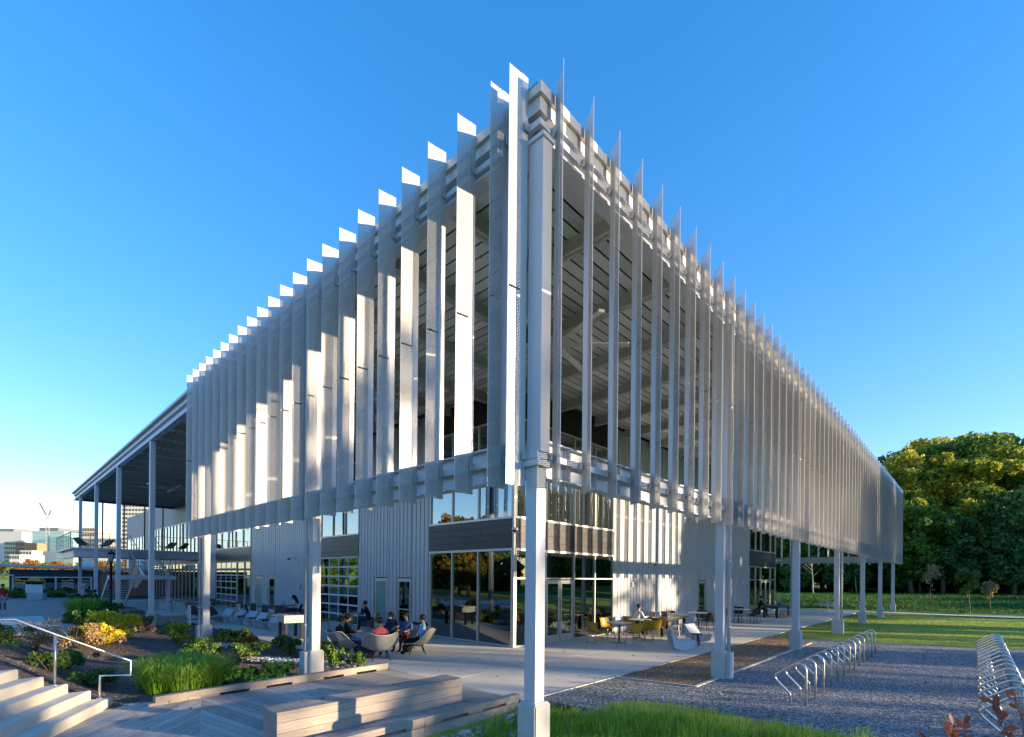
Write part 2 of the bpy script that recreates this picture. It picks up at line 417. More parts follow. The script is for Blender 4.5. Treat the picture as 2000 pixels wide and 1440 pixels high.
# far path and lawn beyond
b = grid_mesh([0, 1], frange(-60, 2.6, 2.0), lambda x, y: 0); b.v = []
yy = frange(-60, 2.6, 2.0)
for x in (0, 1):
    for y in yy: b.v.append((39.6 + x*1.7 + .1575*(2.6-y), y, g(41, y)+.045))
struct('footpath', b, path_m)
meadow = grid_mesh(frange(43.2, 120, 2.4), frange(-70, 80, 3), g, .012, lambda x, y: x > 43.5+.16*(2.6-y)); struct('meadow', meadow, meadow_m)
# gravel, mulch strips, edgings
def sheet(name, poly, z, mat, kind='structure'):
    m_ = MB(); m_.prism(poly, z-.06, z); return struct(name, m_, mat, kind)
sheet('gravel_bed', [(2.15, 1.80), (2.75, -2.7), (3.4, -9), (21.2, -9), (19.75, -5.8), (18.2, -2.0), (17.6, 1.80)], -.012, gravel_m)
sheet('mulch_strip', [(5.2, 1.80), (5.55, .02), (15.9, .02), (17.3, 1.1), (17.0, 1.80)], -.004, mulch_m)
b = MB(); b.box(5.5, 16.2, -.06, .02, -.05, .012); b.bar((5.16, 1.8, -.01), (5.5, -.02, -.01), .05, .05); struct('mulch_edging', b, edge_m)
# planting bed
bed = grid_mesh(frange(-7.6, 1.70, .155), frange(6.54, 34.5, .26), g, .03, lambda x, y: not (y > 16 and x < -2.2-2.4*sstep(21, 16.5, y)))
struct('planting_bed', bed, bed_m)
# left path, brick band and brick court
def ribbon(name, left, right, mat, off):
    m_ = MB()
    n = len(left)
    for (a, b_) in zip(left, right):
        for t in range(9):
            q = t/8; x = a[0]+(b_[0]-a[0])*q; y = a[1]+(b_[1]-a[1])*q; m_.v.append((x, y, max(g(x, y), -.03)+off))
    for i in range(n-1):
        for t in range(8):
            a = i*9+t; m_.f.append((a, a+1, a+10, a+9)); m_.mi.append(0); m_.sm.append(True)
    return struct(name, m_, mat)
curve = [(-6.2, 15.2), (-5.0, 16.3), (-4.0, 17.6), (-3.2, 19.3), (-2.75, 21.5), (-2.6, 24.5), (-2.55, 28), (-2.3, 33)]
inner = [(x-.75, y+.35) for x, y in curve]
ribbon('brick_border', inner, curve, brick_m, .05)
ribbon('concrete_path', [(-16, y+.5) for x, y in curve], inner, path_m, .045)
b = grid_mesh(frange(-20, 1.7, 1.5), frange(33, 66, 1.5), g, .05, lambda x, y: x < -.0 or y > 34); struct('brick_court', b, brick_m)

# ------------------------------------------------------------------ the pavilion
B = thing('campus_pavilion', 'two storey grey pavilion behind tall perforated metal louvers', 'building')
ZT, ZB = 9.44, 3.68
# columns
def column_mesh(ztop=8.55): 
    b = MB(); b.box(-.1, .1, -.1, .1, .6, ztop)
    return b.mesh('column', steel)
def pedestal_mesh():
    bm = bmesh.new(); bmesh.ops.create_cube(bm, size=1)
    for v in bm.verts: v.co = Vector((v.co.x*.34, v.co.y*.34, v.co.z*1.0+.13))
    bmesh.ops.bevel(bm, geom=[e for e in bm.edges], offset=.018, segments=2, affect='EDGES')
    me = bpy.data.meshes.new('pedestal'); bm.to_mesh(me); bm.free(); me.materials.append(concrete_post)
    for p_ in me.polygons: p_.use_smooth = False
    return me
ped = pedestal_mesh(); cm = column_mesh(); cm_low = column_mesh(4.03)
bs_ = MB(); bs_.box(-.14, .14, -.14, .14, .63, .645)
base_plate = bs_.mesh('base_plate', steel)
def pipe_mesh():
    b = MB(); b.tube([(0, 0, -.05), (0, 0, 8.4), (0.0, 0.0, 8.6)], .042, 10); 
    for z in (1.2, 2.8): b.lathe([(.05, z), (.05, z+.05)], 10)
    return b.mesh('downspout', steel)
pm = pipe_mesh()
cols = [(7.0275*i, 0, 'r') for i in range(7)]+[(0, y, 'l') for y in (6.815, 15.12, 23.33, 31.58, 39.82, 47.99)]+[(42.165, 6.9, 'e'), (42.165, 13.9, 'e'), (42.165, 21., 'e')]
for x, y, k in cols:
    c = put('column', cm_low if (x, y) == (0, 0) else cm, B, loc=(x, y, 0)); put('pedestal', ped, c); put('base_plate', base_plate, c)
    if (x, y) in ((7.0275, 0), (21.0825, 0), (0, 15.12)) or (x, y) == (0, 6.815):
        d = put('downspout', pm, c)
        d.location = (.09, -.17, 0) if k == 'r' else (-.17, .08, 0)
        pp = MB(); pp.box(-.13, .13, -.045, .045, -.3, .62) if k == 'r' else pp.box(-.045, .045, -.13, .13, -.3, .62); q = pp.build('pedestal', concrete_post, c)
        q.location = (.04, -.22, 0) if k == 'r' else (-.22, .04, 0)
b = MB(); b.box(-.1, .1, -.16, .087, 4.15, 8.55); b.build('corner_column_casing', steel, B)
b = MB(); b.box(-.125, .125, -.185, .115, 8.5, 8.56); b.build('corner_cap', steel, B); b = MB(); b.box(-.16, .16, -.16, .16, 3.95, 4.03); b.box(-.12, .12, -.12, .12, 4.03, 4.16); b.build('corner_cap', steel, B)
# fins
def fin_mesh(base, fold, tip, name):
    b = MB()
    for (p, q, mi) in ((base, fold, 0), (fold, tip, 1)):
        p3 = Vector((*p, 0)); q3 = Vector((*q, 0))
        if mi == 0:
            b.bar(p3+Vector((0, 0, (ZB+ZT)/2)), q3+Vector((0, 0, (ZB+ZT)/2)), .006, ZT-ZB)
        else:
            for z0, z1 in ((ZB, 6.40), (6.43, ZT)):
                b.add([(p3.x, p3.y, z0), (q3.x, q3.y, z0), (q3.x, q3.y, z1), (p3.x, p3.y, z1)], [(0, 1, 2, 3)], 1)
    t = Vector((*tip, 0)); d = (Vector((*tip, 0))-Vector((*fold, 0))).normalized()
    b.bar(t-d*.014+Vector((0, 0, (ZB+ZT)/2)), t+Vector((0, 0, (ZB+ZT)/2)), .008, ZT-ZB)
    b.bar(Vector((*fold, 0))+Vector((0, 0, (ZB+ZT)/2))-d*.006, Vector((*fold, 0))+d*.012+Vector((0, 0, (ZB+ZT)/2)), .008, ZT-ZB)
    # back stiffener strip carrying the two blade halves
    m_ = (Vector((*tip, 0))+Vector((*fold, 0)))/2
    return b.mesh(name, [fin_solid, fin_perf])
fr = fin_mesh((.208, .30), (.188, .2), (0, 0), 'louver_fin')       # right side, tip at origin
fl = fin_mesh((.335, -.045), (.235, -.037), (0, 0), 'louver_fin')
def bracket_mesh(p, dirn, z):
    b = MB()
    if 1:
        for s in (-1, 1):
            if dirn == 'r': b.box(p[0]+s*.032-.004, p[0]+s*.032+.004, p[1]-.05, p[1]+.04, z-.055, z+.055)
            else: b.box(p[0]-.05, p[0]+.04, p[1]+s*.032-.004, p[1]+s*.032+.004, z-.055, z+.055)
    if dirn == 'r':
        b.box(p[0]-.03, p[0]+.03, p[1]-.008, p[1]+.0, z-.04, z+.04)
    else:
        b.box(p[0]-.008, p[0], p[1]-.03, p[1]+.03, z-.04, z+.04)
    return b.mesh('fin_bracket', alu)
br_r = [bracket_mesh((.17, .30), 'r', z) for z in (4.10, 8.715)]; br_l = [bracket_mesh((.30, -.04), 'l', z) for z in (4.10, 8.715)]
for i in range(61):
    f = put('louver_fin', fr, B, loc=(-.014+.7292*i, -.436, 0)); [put('fin_bracket', q, f) for q in br_r]
for y in [.147, .515]+[1.233+.7287*i for i in range(21)]:
    f = put('louver_fin', fl, B, loc=(-.466, y, 0)); [put('fin_bracket', q, f) for q in br_l]
for i in range(30):                                                  # the end screen, seen from inside
    f = put('louver_fin', fl, B, loc=(44.72, .3+.7292*i, 0), rz=math.pi)
# rails, beams
b = MB()
for z0, z1 in ((4.06, 4.15), (8.67, 8.76)):
    b.box(-.13, 44.3, -.13, -.06, z0, z1); b.box(-.13, -.06, -.06, 16.6, z0, z1); b.box(44.23, 44.3, -.06, 24, z0, z1)
b.build('screen_rail', steel, B)
def ibeam(b, a0, a1, c, z0, z1, w, axis, t=.022, fl_=.022):
    B_ = (lambda u0, u1, v0, v1, w0, w1: b.box(u0, u1, v0, v1, w0, w1)) if axis == 'x' else (lambda u0, u1, v0, v1, w0, w1: b.box(v0, v1, u0, u1, w0, w1))
    B_(a0, a1, c-w/2, c+w/2, z0, z0+fl_); B_(a0, a1, c-w/2, c+w/2, z1-fl_, z1); B_(a0, a1, c-t/2, c+t/2, z0+fl_, z1-fl_)
    return b
b = MB(); ibeam(b, .101, 44.2, .03, 3.82, 4.36, .20, 'x')
for i in range(60): 
    x = .7+.7292*i; b.box(x-.006, x+.006, -.068, -.0, 3.845, 4.337)
b.build('ring_beam', steel, B)
b = MB(); ibeam(b, .131, 16.6, .0, 3.82, 4.36, .20, 'y')
for i in range(22):
    y = .9+.7287*i; b.box(-.098, -.012, y-.006, y+.006, 3.845, 4.337)
b.build('ring_beam', steel, B)
b = MB(); ibeam(b, .15, 24, 44.1, 3.82, 4.36, .22, 'y'); b.build('ring_beam', steel, B)
b = MB(); ibeam(b, .101, 44.2, .02, 8.56, 8.93, .24, 'x'); b.build('edge_girder', steel, B)
b = MB(); ibeam(b, .15, 51.4, .0, 8.56, 8.93, .24, 'y'); b.build('edge_girder', steel, B)
b = MB(); ibeam(b, .15, 7, 51.3, 8.56, 8.93, .2, 'x'); b.build('edge_girder', steel_dark, B)
# box beam under the fascia, fascia, roof deck
b = MB(); b.box(-.08, 44.4, -.08, .12, 8.93, 9.13); b.box(-.08, .12, .12, 51.6, 8.93, 9.13); b.box(44.2, 44.4, .12, 51.6, 8.93, 9.13); b.build('roof_edge_beam', fascia_m, B)
roof = MB(); roof.box(.12, 44.2, .12, 51.5, 9.06, 9.20); roof = roof.build('roof', steel_dark, B)
def segs(a, b_, n): return [(a+(b_-a)*i/n, a+(b_-a)*(i+1)/n-.006) for i in range(n)]
for a, c in segs(-.13, 44.5, 12): 
    b = MB(); b.box(a, c, -.13, -.07, 9.13, 9.28); b.box(a, c, -.07, .12, 9.26, 9.278); b.build('fascia', fascia_m, roof)
for a, c in segs(-.069, 51.7, 14):
    b = MB(); b.box(-.13, -.07, a, c, 9.13, 9.28); b.box(-.07, .12, max(a, .121), c, 9.26, 9.278); b.build('fascia', fascia_m, roof)
b = MB(); b.box(-.22, -.131, 16.9, 51.7, 9.14, 9.24); b.build('gutter', steel, roof)
# soffit panels
def girder(name, a, b_, w=.18, h=.33, z1=8.93):
    m_ = MB(); a = Vector(a); b_ = Vector(b_)
    m_.bar(a+Vector((0, 0, z1-h/2)), b_+Vector((0, 0, z1-h/2)), .02, h); m_.bar(a+Vector((0, 0, z1-h+.011)), b_+Vector((0, 0, z1-h+.011)), w, .022)
    return m_.build(name, girder_m, B)
b = MB(); b.box(.125, 44.15, .125, 51.45, 9.0, 9.055); b.build('gap_shade_sheet', black_m, B)  # black sheet standing in for the shade inside the soffit gaps
yv = .14
while yv < 6.8:
    m_ = MB(); m_.prism([(yv+.01, yv), (44.2, yv), (44.2, yv+.245), (yv+.255, yv+.245)], 8.945, 8.965); m_.build('soffit_panel', soffit_m, B)
    m_ = MB(); m_.prism([(yv, yv+.01), (yv+.245, yv+.255), (yv+.245, 51.5), (yv, 51.5)], 8.945, 8.965); m_.build('soffit_panel', soffit_m, B)
    yv += .29
for i in range(1, 19):
    x = 2.3425*i
    girder('girder', (x, .16, 0), (x, min(6.85, x-.1), 0))
for i in range(1, 25):
    y = 2.055*i
    girder('girder', (.14, y, 0), (min(6.95, y-.1), y, 0))
girder('hip_girder', (.15, .15, 0), (6.93, 6.85, 0), .22, .36, 8.94)
# building box: corrugated walls
WX, WY = 6.97, 6.88
def corr_x(x0, x1, z0, z1, y=WY):       # faces -Y
    b = MB(); x = x0; 
    prof = []
    while x < x1-.01:
        prof += [(x, y), (min(x1, x+.03), y), (min(x1, x+.042), y+.045), (min(x1, x+.07), y+.045), (min(x1, x+.082), y)]; x += .28
    prof.append((x1, y))
    pts = prof
    n = len(pts); vs = [(p[0], p[1], z0) for p in pts]+[(p[0], p[1], z1) for p in pts]
    b.add(vs, [(i, i+1, n+i+1, n+i) for i in range(n-1)])
    b.box(x0, x1, y+.06, y+.2, z0, z1)
    return b
def corr_y(y0, y1, z0, z1, x=WX):
    b = corr_x(y0, y1, z0, z1, 0); b.v = [(x+v[1], v[0], v[2]) for v in b.v]; b.f = [tuple(reversed(f)) for f in b.f]; return b
# wall pieces round the door openings
def wall_x(x0, x1, doors, ztop=8.9):
    b = MB(); x = x0
    def put_in(q): b.add(q.v, q.f)
    for (d0, d1, dz) in doors:
        put_in(corr_x(x, d0, 0, ztop)); put_in(corr_x(d0, d1, dz, ztop)); x = d1
    put_in(corr_x(x, x1, 0, ztop)); return b.build('wall', corr, B)
def wall_y(y0, y1, doors, ztop=8.9):
    b = MB(); y = y0
    def put_in(q): b.add(q.v, q.f)
    for (d0, d1, dz) in doors:
        put_in(corr_y(y, d0, .02, ztop)); put_in(corr_y(d0, d1, dz, ztop)); y = d1
    put_in(corr_y(y, y1, .02, ztop)); return b.build('wall', corr, B)
wall_x(13.32, 31.0, [(22.35, 23.4, 2.32)])
wall_y(11.55, 17.02, [(12.75, 13.8, 2.34), (14.55, 15.62, 2.34)])
wall_y(22.4, 30.98, [(26.96, 28.0, 2.34), (29.0, 30.06, 2.34)])
wall_y(38.35, 43.0, [])
b = MB(); b.box(37.2, 37.3, WY, 20, 0, 8.9); b.build('wall', corr, B)
# plinth
b = MB()
for y0, y1 in ((11.6, 12.7), (13.84, 14.5), (15.66, 17.0), (22.45, 26.9), (28.05, 28.95), (30.1, 30.96), (38.4, 42.9)): b.box(6.93, 6.966, y0, y1, 0, .5)
b.build('plinth', plinth_m, B)
# glazing helpers; every bay is a window part with frame and panes
def glaze_x(x0, x1, z0, z1, mull, trans=(), gm=glass_low, y=WY, skip=(), fw=.05):
    b = MB(); xs_ = [x0+fw/2]+list(mull)+[x1-fw/2]
    for x in xs_: b.box(x-fw/2, x+fw/2, y-.03, y+.09, z0, z1)
    zs_ = [z0+fw/2]+list(trans)+[z1-fw/2]
    for i in range(len(xs_)-1):
        for z in zs_: b.box(xs_[i]+fw/2, xs_[i+1]-fw/2, y-.025, y+.085, z-fw/2, z+fw/2)
    root = b.build('window', alu, B)
    for i in range(len(xs_)-1):
        for j in range(len(zs_)-1):
            if (i, j) in skip: continue
            p = MB(); p.box(xs_[i]+fw/2-.005, xs_[i+1]-fw/2+.005, y+.03, y+.042, zs_[j]+fw/2-.005, zs_[j+1]-fw/2+.005); p.build('pane', gm, root)
    return root
def glaze_y(y0, y1, z0, z1, mull, trans=(), gm=glass_low, x=WX, skip=(), fw=.05, name='window', parent=None):
    b = MB(); ys_ = [y0+fw/2]+list(mull)+[y1-fw/2]
    for y in ys_: b.box(x-.03, x+.09, y-fw/2, y+fw/2, z0, z1)
    zs_ = [z0+fw/2]+list(trans)+[z1-fw/2]
    for i in range(len(ys_)-1):
        for z in zs_: b.box(x-.025, x+.085, ys_[i]+fw/2, ys_[i+1]-fw/2, z-fw/2, z+fw/2)
    root = b.build(name, alu, parent or B)
    for i in range(len(ys_)-1):
        for j in range(len(zs_)-1):
            if (i, j) in skip: continue
            p = MB(); p.box(x+.03, x+.042, ys_[i]+fw/2-.005, ys_[i+1]-fw/2+.005, zs_[j]+fw/2-.005, zs_[j+1]-fw/2+.005); p.build('pane', gm, root)
    return root
def door(p0, p1, axis, z1=2.32, gm=glass_low, handle_side=1, c=None, panic=False):
    """a framed glass door leaf between p0 and p1 along axis"""
    w_ = p1-p0; b = MB(); s = .10
    def BX(u0, u1, z0, z1_, d0=.0, d1=.05):
        if axis == 'x': b.box(u0, u1, WY+d0, WY+d1, z0, z1_)
        else: b.box(WX+d0, WX+d1, u0, u1, z0, z1_)
    BX(p0+.01, p0+s, .01, z1-.02); BX(p1-s, p1-.01, .01, z1-.02); BX(p0+s, p1-s, .01, .26); BX(p0+s, p1-s, z1-.16, z1-.02)
    root = b.build('door', alu, B)
    p = MB()
    if axis == 'x': p.box(p0+s-.004, p1-s+.004, WY+.02, WY+.03, .255, z1-.155)
    else: p.box(WX+.02, WX+.03, p0+s-.004, p1-s+.004, .255, z1-.155)
    p.build('pane', gm, root)
    h = MB(); u = p1-.05 if handle_side > 0 else p0+.05
    if axis == 'x': h.tube([(u, WY-.01, .75), (u, WY-.07, .78), (u, WY-.07, 1.55), (u, WY-.01, 1.58)], .014, 6)
    else: h.tube([(WX-.01, u, .75), (WX-.07, u, .78), (WX-.07, u, 1.55), (WX-.01, u, 1.58)], .014, 6)
    h.build('handle', steel_dark, root)
    if panic:
        h = MB()
        if axis == 'x': h.box(p0+s, p1-s, WY-.01, WY+.015, .95, 1.0)
        else: h.box(WX-.01, WX+.015, p0+s, p1-s, .95, 1.0)
        h.build('push_bar', alu, root)
    return root
# corner, right side
b_ = glaze_x(7.03, 13.3, .0, 3.36, [8.68, 10.42, 11.87], (2.36,), skip=((1, 0), (2, 1), (3, 1), (0, 1), (2, 0), (3, 0), (0, 0)))
for x0, x1 in ((7.08, 8.655), (10.445, 11.845), (11.895, 13.25)):
    p = MB(); p.box(x0, x1, WY+.03, WY+.042, .05, 3.31); p.build('pane', glass_low, b_)
door(8.72, 9.54, 'x', handle_side=1); door(9.56, 10.38, 'x', handle_side=1)
glaze_x(7.03, 13.3, 4.44, 7.9, [8.68, 10.42, 11.87], (6.6,), glass_high)
# corner post + left side
b = MB(); b.box(6.955, 7.03, 6.865, 6.94, 0, 8.9); b.build('corner_post', alu, B)
gl = glaze_y(6.94, 11.5, .0, 3.36, [8.66, 10.12], (), glass_low)
glaze_y(6.94, 11.5, 4.44, 7.9, [8.66, 10.12], (), glass_high)
# dark panel above the upper glass
b = MB(); b.box(7.03, 13.32, WY, WY+.1, 7.9, 8.9); b.build('dark_panel', black_wall, B)
b = MB(); b.box(WX, WX+.1, 6.94, 11.55, 7.9, 8.9); b.build('dark_panel', black_wall, B)
# spandrels with individual cladding panels in three courses
def spandrel(axis, a0, a1, z0=3.36, z1=4.44, L=1.75, seed=0, trim=True):
    b = MB()
    if axis == 'x': b.box(a0, a1, WY+.02, WY+.1, z0, z1)
    else: b.box(WX+.02, WX+.1, a0, a1, z0, z1)
    root = b.build('spandrel', black_wall, B); r_ = random.Random(seed)
    n = 4; h = (z1-z0-.06)/n
    for c in range(n):
        u = a0 - (L*.5 if c % 2 else L*.12)
        while u < a1:
            u0, u1 = max(a0, u)+.004, min(a1, u+L)-.004
            if u1-u0 > .05:
                p = MB(); zz = z0+.03+c*h; d = r_.uniform(0, .006)
                if axis == 'x': p.box(u0, u1, WY-.012-d, WY+.019, zz+.004, zz+h-.004)
                else: p.box(WX-.012-d, WX+.019, u0, u1, zz+.004, zz+h-.004)
                p.build('cladding_panel', navy, root)
            u += L
    t = MB()
    for z in (z0+.0, z1-.03):
        if axis == 'x': t.box(a0, a1, WY-.05, WY+.02, z, z+.03)
        else: t.box(WX-.05, WX+.02, a0, a1, z, z+.03)
    t.build('trim', alu, root)
spandrel('x', 7.03, 13.32, seed=1); spandrel('y', 6.94, 11.55, seed=2)
spandrel('y', 17.03, 22.4, 3.3, 4.4, seed=3); spandrel('y', 31.0, 38.33, 3.3, 4.3, seed=4); spandrel('x', 31.02, 37.2, 3.3, 4.44, seed=5)
# garage doors
def garage(y0, y1, z1=3.3, cols_=4, rows=7):
    b = MB(); x = WX-.01; fw = .055; W = (y1-y0)/cols_; H = z1/rows
    for i in range(cols_+1): yy_ = y0+W*i; b.box(x, x+.06, max(y0, yy_-fw/2), min(y1, yy_+fw/2), 0, z1)
    for j in range(rows+1):
        zz = H*j
        for i in range(cols_): b.box(x+.003, x+.057, y0+W*i+fw/2, y0+W*(i+1)-fw/2, max(0, zz-.04), min(z1, zz+.04))
    root = b.build('garage_door', white_paint, B)
    for i in range(cols_):
        for j in range(rows):
            p = MB(); p.box(x+.02, x+.03, y0+W*i+fw/2, y0+W*(i+1)-fw/2, H*j+.04, H*(j+1)-.04); p.build('pane', glass_low, root)
garage(17.06, 20.95); garage(33.75, 38.2)
glaze_y(20.97, 22.38, 0, 3.3, [], ()); glaze_y(17.03, 22.38, 4.4, 7.9, [18.35, 19.6, 20.95], (), glass_high)
glaze_y(31.02, 33.72, 0, 3.3, [32.2], (2.36,), skip=((0, 0),)); door(31.1, 32.16, 'y', handle_side=1)
glaze_y(31.02, 38.33, 4.3, 7.9, [32.5, 34.0, 35.5, 37.0], (), glass_high)
b = MB(); b.box(WX, WX+.1, 17.03, 22.4, 7.9, 8.9); b.box(WX, WX+.1, 31.0, 38.34, 7.9, 8.9); b.build('dark_panel', black_wall, B)
door(12.78, 13.77, 'y', 2.32, glass_low, -1, panic=True); door(14.58, 15.59, 'y', 2.32, frost, 1)
door(26.99, 27.97, 'y', 2.32, glass_low, 1); door(29.03, 30.03, 'y', 2.32, frost, 1)
door(22.38, 23.37, 'x', 2.3, glass_low, 1)
glaze_x(31.02, 37.2, 0, 3.3, [32.4, 33.6, 35.9], (2.36,), skip=((2, 0),)); door(33.64, 34.74, 'x', handle_side=1); door(34.76, 35.86, 'x', handle_side=-1)
glaze_x(31.02, 37.2, 4.44, 7.9, [32.4, 33.6, 35.9], (), glass_low)
b = MB(); b.box(31.0, 37.2, WY, WY+.1, 7.9, 8.9); b.build('dark_panel', black_wall, B)
# far left wing beyond the upper terrace
glaze_y(43.02, 58.9, 0, 3.3, [44.2+1.2*i for i in range(12)], (), glass_low)
glaze_y(43.02, 58.9, 4.2, 7.0, [44.1+1.15*i for i in range(13)], (), glass_high)
b = MB(); b.box(WX-.01, WX+.1, 43.0, 59, 7.02, 9.3); b.box(WX, WX+.1, 43, 59, 3.32, 4.18); b.box(WX-.01, WX+.1, 63, 73, 6.6, 9.3); b.box(WX-.01, WX+.1, 59, 63, 0, 9.3); b.box(WX, 20, 73, 73.1, 0, 9.3); b.build('wall', plain('blue_grey_panel', (.12, .14, .19), .5, .1), B)
glaze_y(63, 73, 4.2, 6.6, [64.4, 66, 67.5, 69, 70.5], (), glass_high)
b = MB(); b.box(WX, WX+.1, 63, 73, 0, 4.2); b.build('wall', white_paint, B)
# interiors
inside = plain('interior_paint', (.22, .21, .20), .8, 0, .1); infloor = plain('interior_floor', (.16, .15, .14), .5, 0, .15)
b = MB(); b.box(7.1, 37.1, 7.05, 12.9, .0, .02); b.box(7.1, 13.9, 12.9, 72.9, .0, .02); b.build('interior_floor', infloor, B)
b = MB(); b.box(7.12, 37.15, 7.05, 13.0, 3.42, 4.2); b.box(7.12, 14.0, 13.0, 72.9, 3.42, 4.16); b.build('floor_slab', inside, B)
b = MB(); b.box(14, 37.1, 13.0, 13.1, .02, 8.9); b.box(14.0, 14.1, 13.1, 72.9, .02, 8.9); b.box(14, 14.1, 7.1, 9.5, .02, 3.4); b.build('interior_wall', inside, B)
b = MB()
for yy_ in (16.2, 24.2, 30.5, 43.0):
    b = MB(); b.box(7.2, 14.0, yy_, yy_+.1, .02, 3.42); b.build('partition', inside, B); b = MB(); b.box(7.2, 14.0, yy_, yy_+.1, 4.2, 8.9); b.build('partition', inside, B)
lampm = bpy.data.materials.new('light_tube'); lampm.use_nodes = True
lampm.node_tree.nodes['Principled BSDF'].inputs['Emission Color'].default_value = (1, .95, .85, 1); lampm.node_tree.nodes['Principled BSDF'].inputs['Emission Strength'].default_value = 2.2
for (x0, y0, x1, y1) in ((7.8, 9.4, 12.6, 9.4), (7.8, 11.0, 12.6, 11.0), (7.8, 12.4, 12.8, 12.4), (8.4, 18, 8.4, 21.5), (10.2, 18, 10.2, 21.5), (8.6, 32, 8.6, 37)):
    b = MB(); b.bar((x0, y0, 6.9), (x1, y1, 6.9), .07, .05); b.build('light_tube', lampm, B)
for x in (9.2, 11.4, 13.6): 
    b = MB(); b.box(x-.12, x+.12, 8.6, 8.84, .02, 3.42); b.build('interior_column', steel, B)
# upper terrace at the far left
T = MB(); T.box(-1.2, 6.9, 41.4, 51.3, 4.08, 4.2)
terrace = T.build('terrace_deck', steel, B)
b = MB(); b.box(-1.0, 6.9, 41.55, 41.75, 3.55, 4.08); b.box(-.9, -.7, 41.75, 51.2, 3.55, 4.08); b.box(-.7, 6.9, 46, 46.2, 3.6, 4.08); b.build('edge_beam', steel, terrace)
b = MB(); b.box(-.6, 6.9, 41.8, 51, 4.0, 4.07); b.build('underside', black_wall, terrace)
b = MB()
def rail_run(b, a, c, z, n, h=1.05):
    a = Vector((a[0], a[1], z)); c = Vector((c[0], c[1], z))
    for i in range(n+1):
        p = a.lerp(c, i/n); b.bar(p, p+Vector((0, 0, h)), .06, .03, (1, 0, 0))
    for hh, w_ in ((h, .06), (h*.55, .02), (h*.28, .018), (h*.8, .018)): b.bar(a+Vector((0, 0, hh)), c+Vector((0, 0, hh)), w_, w_*.6)
rail_run(b, (-1.2, 41.42), (2.0, 41.42), 4.2, 3); rail_run(b, (3.7, 41.42), (6.85, 41.42), 4.2, 4); rail_run(b, (-1.18, 41.42), (-1.18, 51.2), 4.2, 7)
b.build('railing', steel_dark, terrace)
b = MB()
for x in (1.8, 3.3, 4.8, 6.2): b.box(x-.05, x+.05, 51.2, 51.3, 4.2, 8.6)
b.build('post', black_m, terrace)
# switchback stair
st = MB(); st.box(.15, 3.65, 35.1, 36.4, 2.02, 2.28); stair = st.build('stair_landing', steel, B)
n = 12
for i in range(n):
    s = MB(); z = 2.28*(1-(i+1)/(n+1)); y = 36.42+.29*i; s.box(.25, 1.55, y, y+.27, z, z+.05); s.build('stair_step', steel, stair)
    s = MB(); z = 2.28+(4.2-2.28)*(i+1)/(n+1); y = 36.42+.40*i; s.box(2.15, 3.5, y, y+.42, z-.05, z); s.build('stair_step', steel, stair)
s = MB()
for x in (.2, 1.6): s.bar((x, 36.3, 2.15), (x, 40.1, .05), .05, .28)
for x in (2.1, 3.55): s.bar((x, 36.2, 2.15), (x, 41.5, 4.05), .05, .34)
s.build('stringer', steel, stair)
s = MB(); s.add([(2.07, 36.4, 2.1), (2.07, 41.4, 4.1), (2.07, 41.4, 1.4), (2.07, 38.4, 1.4)], [(0, 1, 2, 3)]); s.add([(2.1, 36.4, 2.1), (2.1, 41.4, 4.1), (2.1, 41.4, 1.4), (2.1, 38.4, 1.4)], [(3, 2, 1, 0)]); s.build('stair_panel', steel_dark, stair)
s = MB()
for x in (.2, 1.6): s.tube([(x, 36.3, 3.3), (x, 40.2, 1.0)], .025, 6); s.tube([(x, 40.2, 1.0), (x, 40.2, 0)], .02, 6)
for x in (2.1, 3.55): s.tube([(x, 36.2, 3.3), (x, 41.4, 5.25)], .025, 6); s.tube([(x, 36.2, 2.95), (x, 41.4, 4.9)], .015, 6); s.tube([(x, 36.2, 2.2), (x, 36.2, 3.3)], .02, 6)
rail_run(s, (.2, 35.12), (3.6, 35.12), 2.28, 5)
for i in range(7):
    t = i/6; s.tube([(.2, 36.3+3.9*t, 2.2-2.2*t), (.2, 36.3+3.9*t, 3.3-2.3*t)], .01, 5)
s.build('handrail', steel_dark, stair)
for x, y in ((.6, 35.6), (3.3, 35.6)): s = MB(); s.box(x-.1, x+.1, y-.1, y+.1, 0, 2.02); s.build('stair_post', steel, stair)

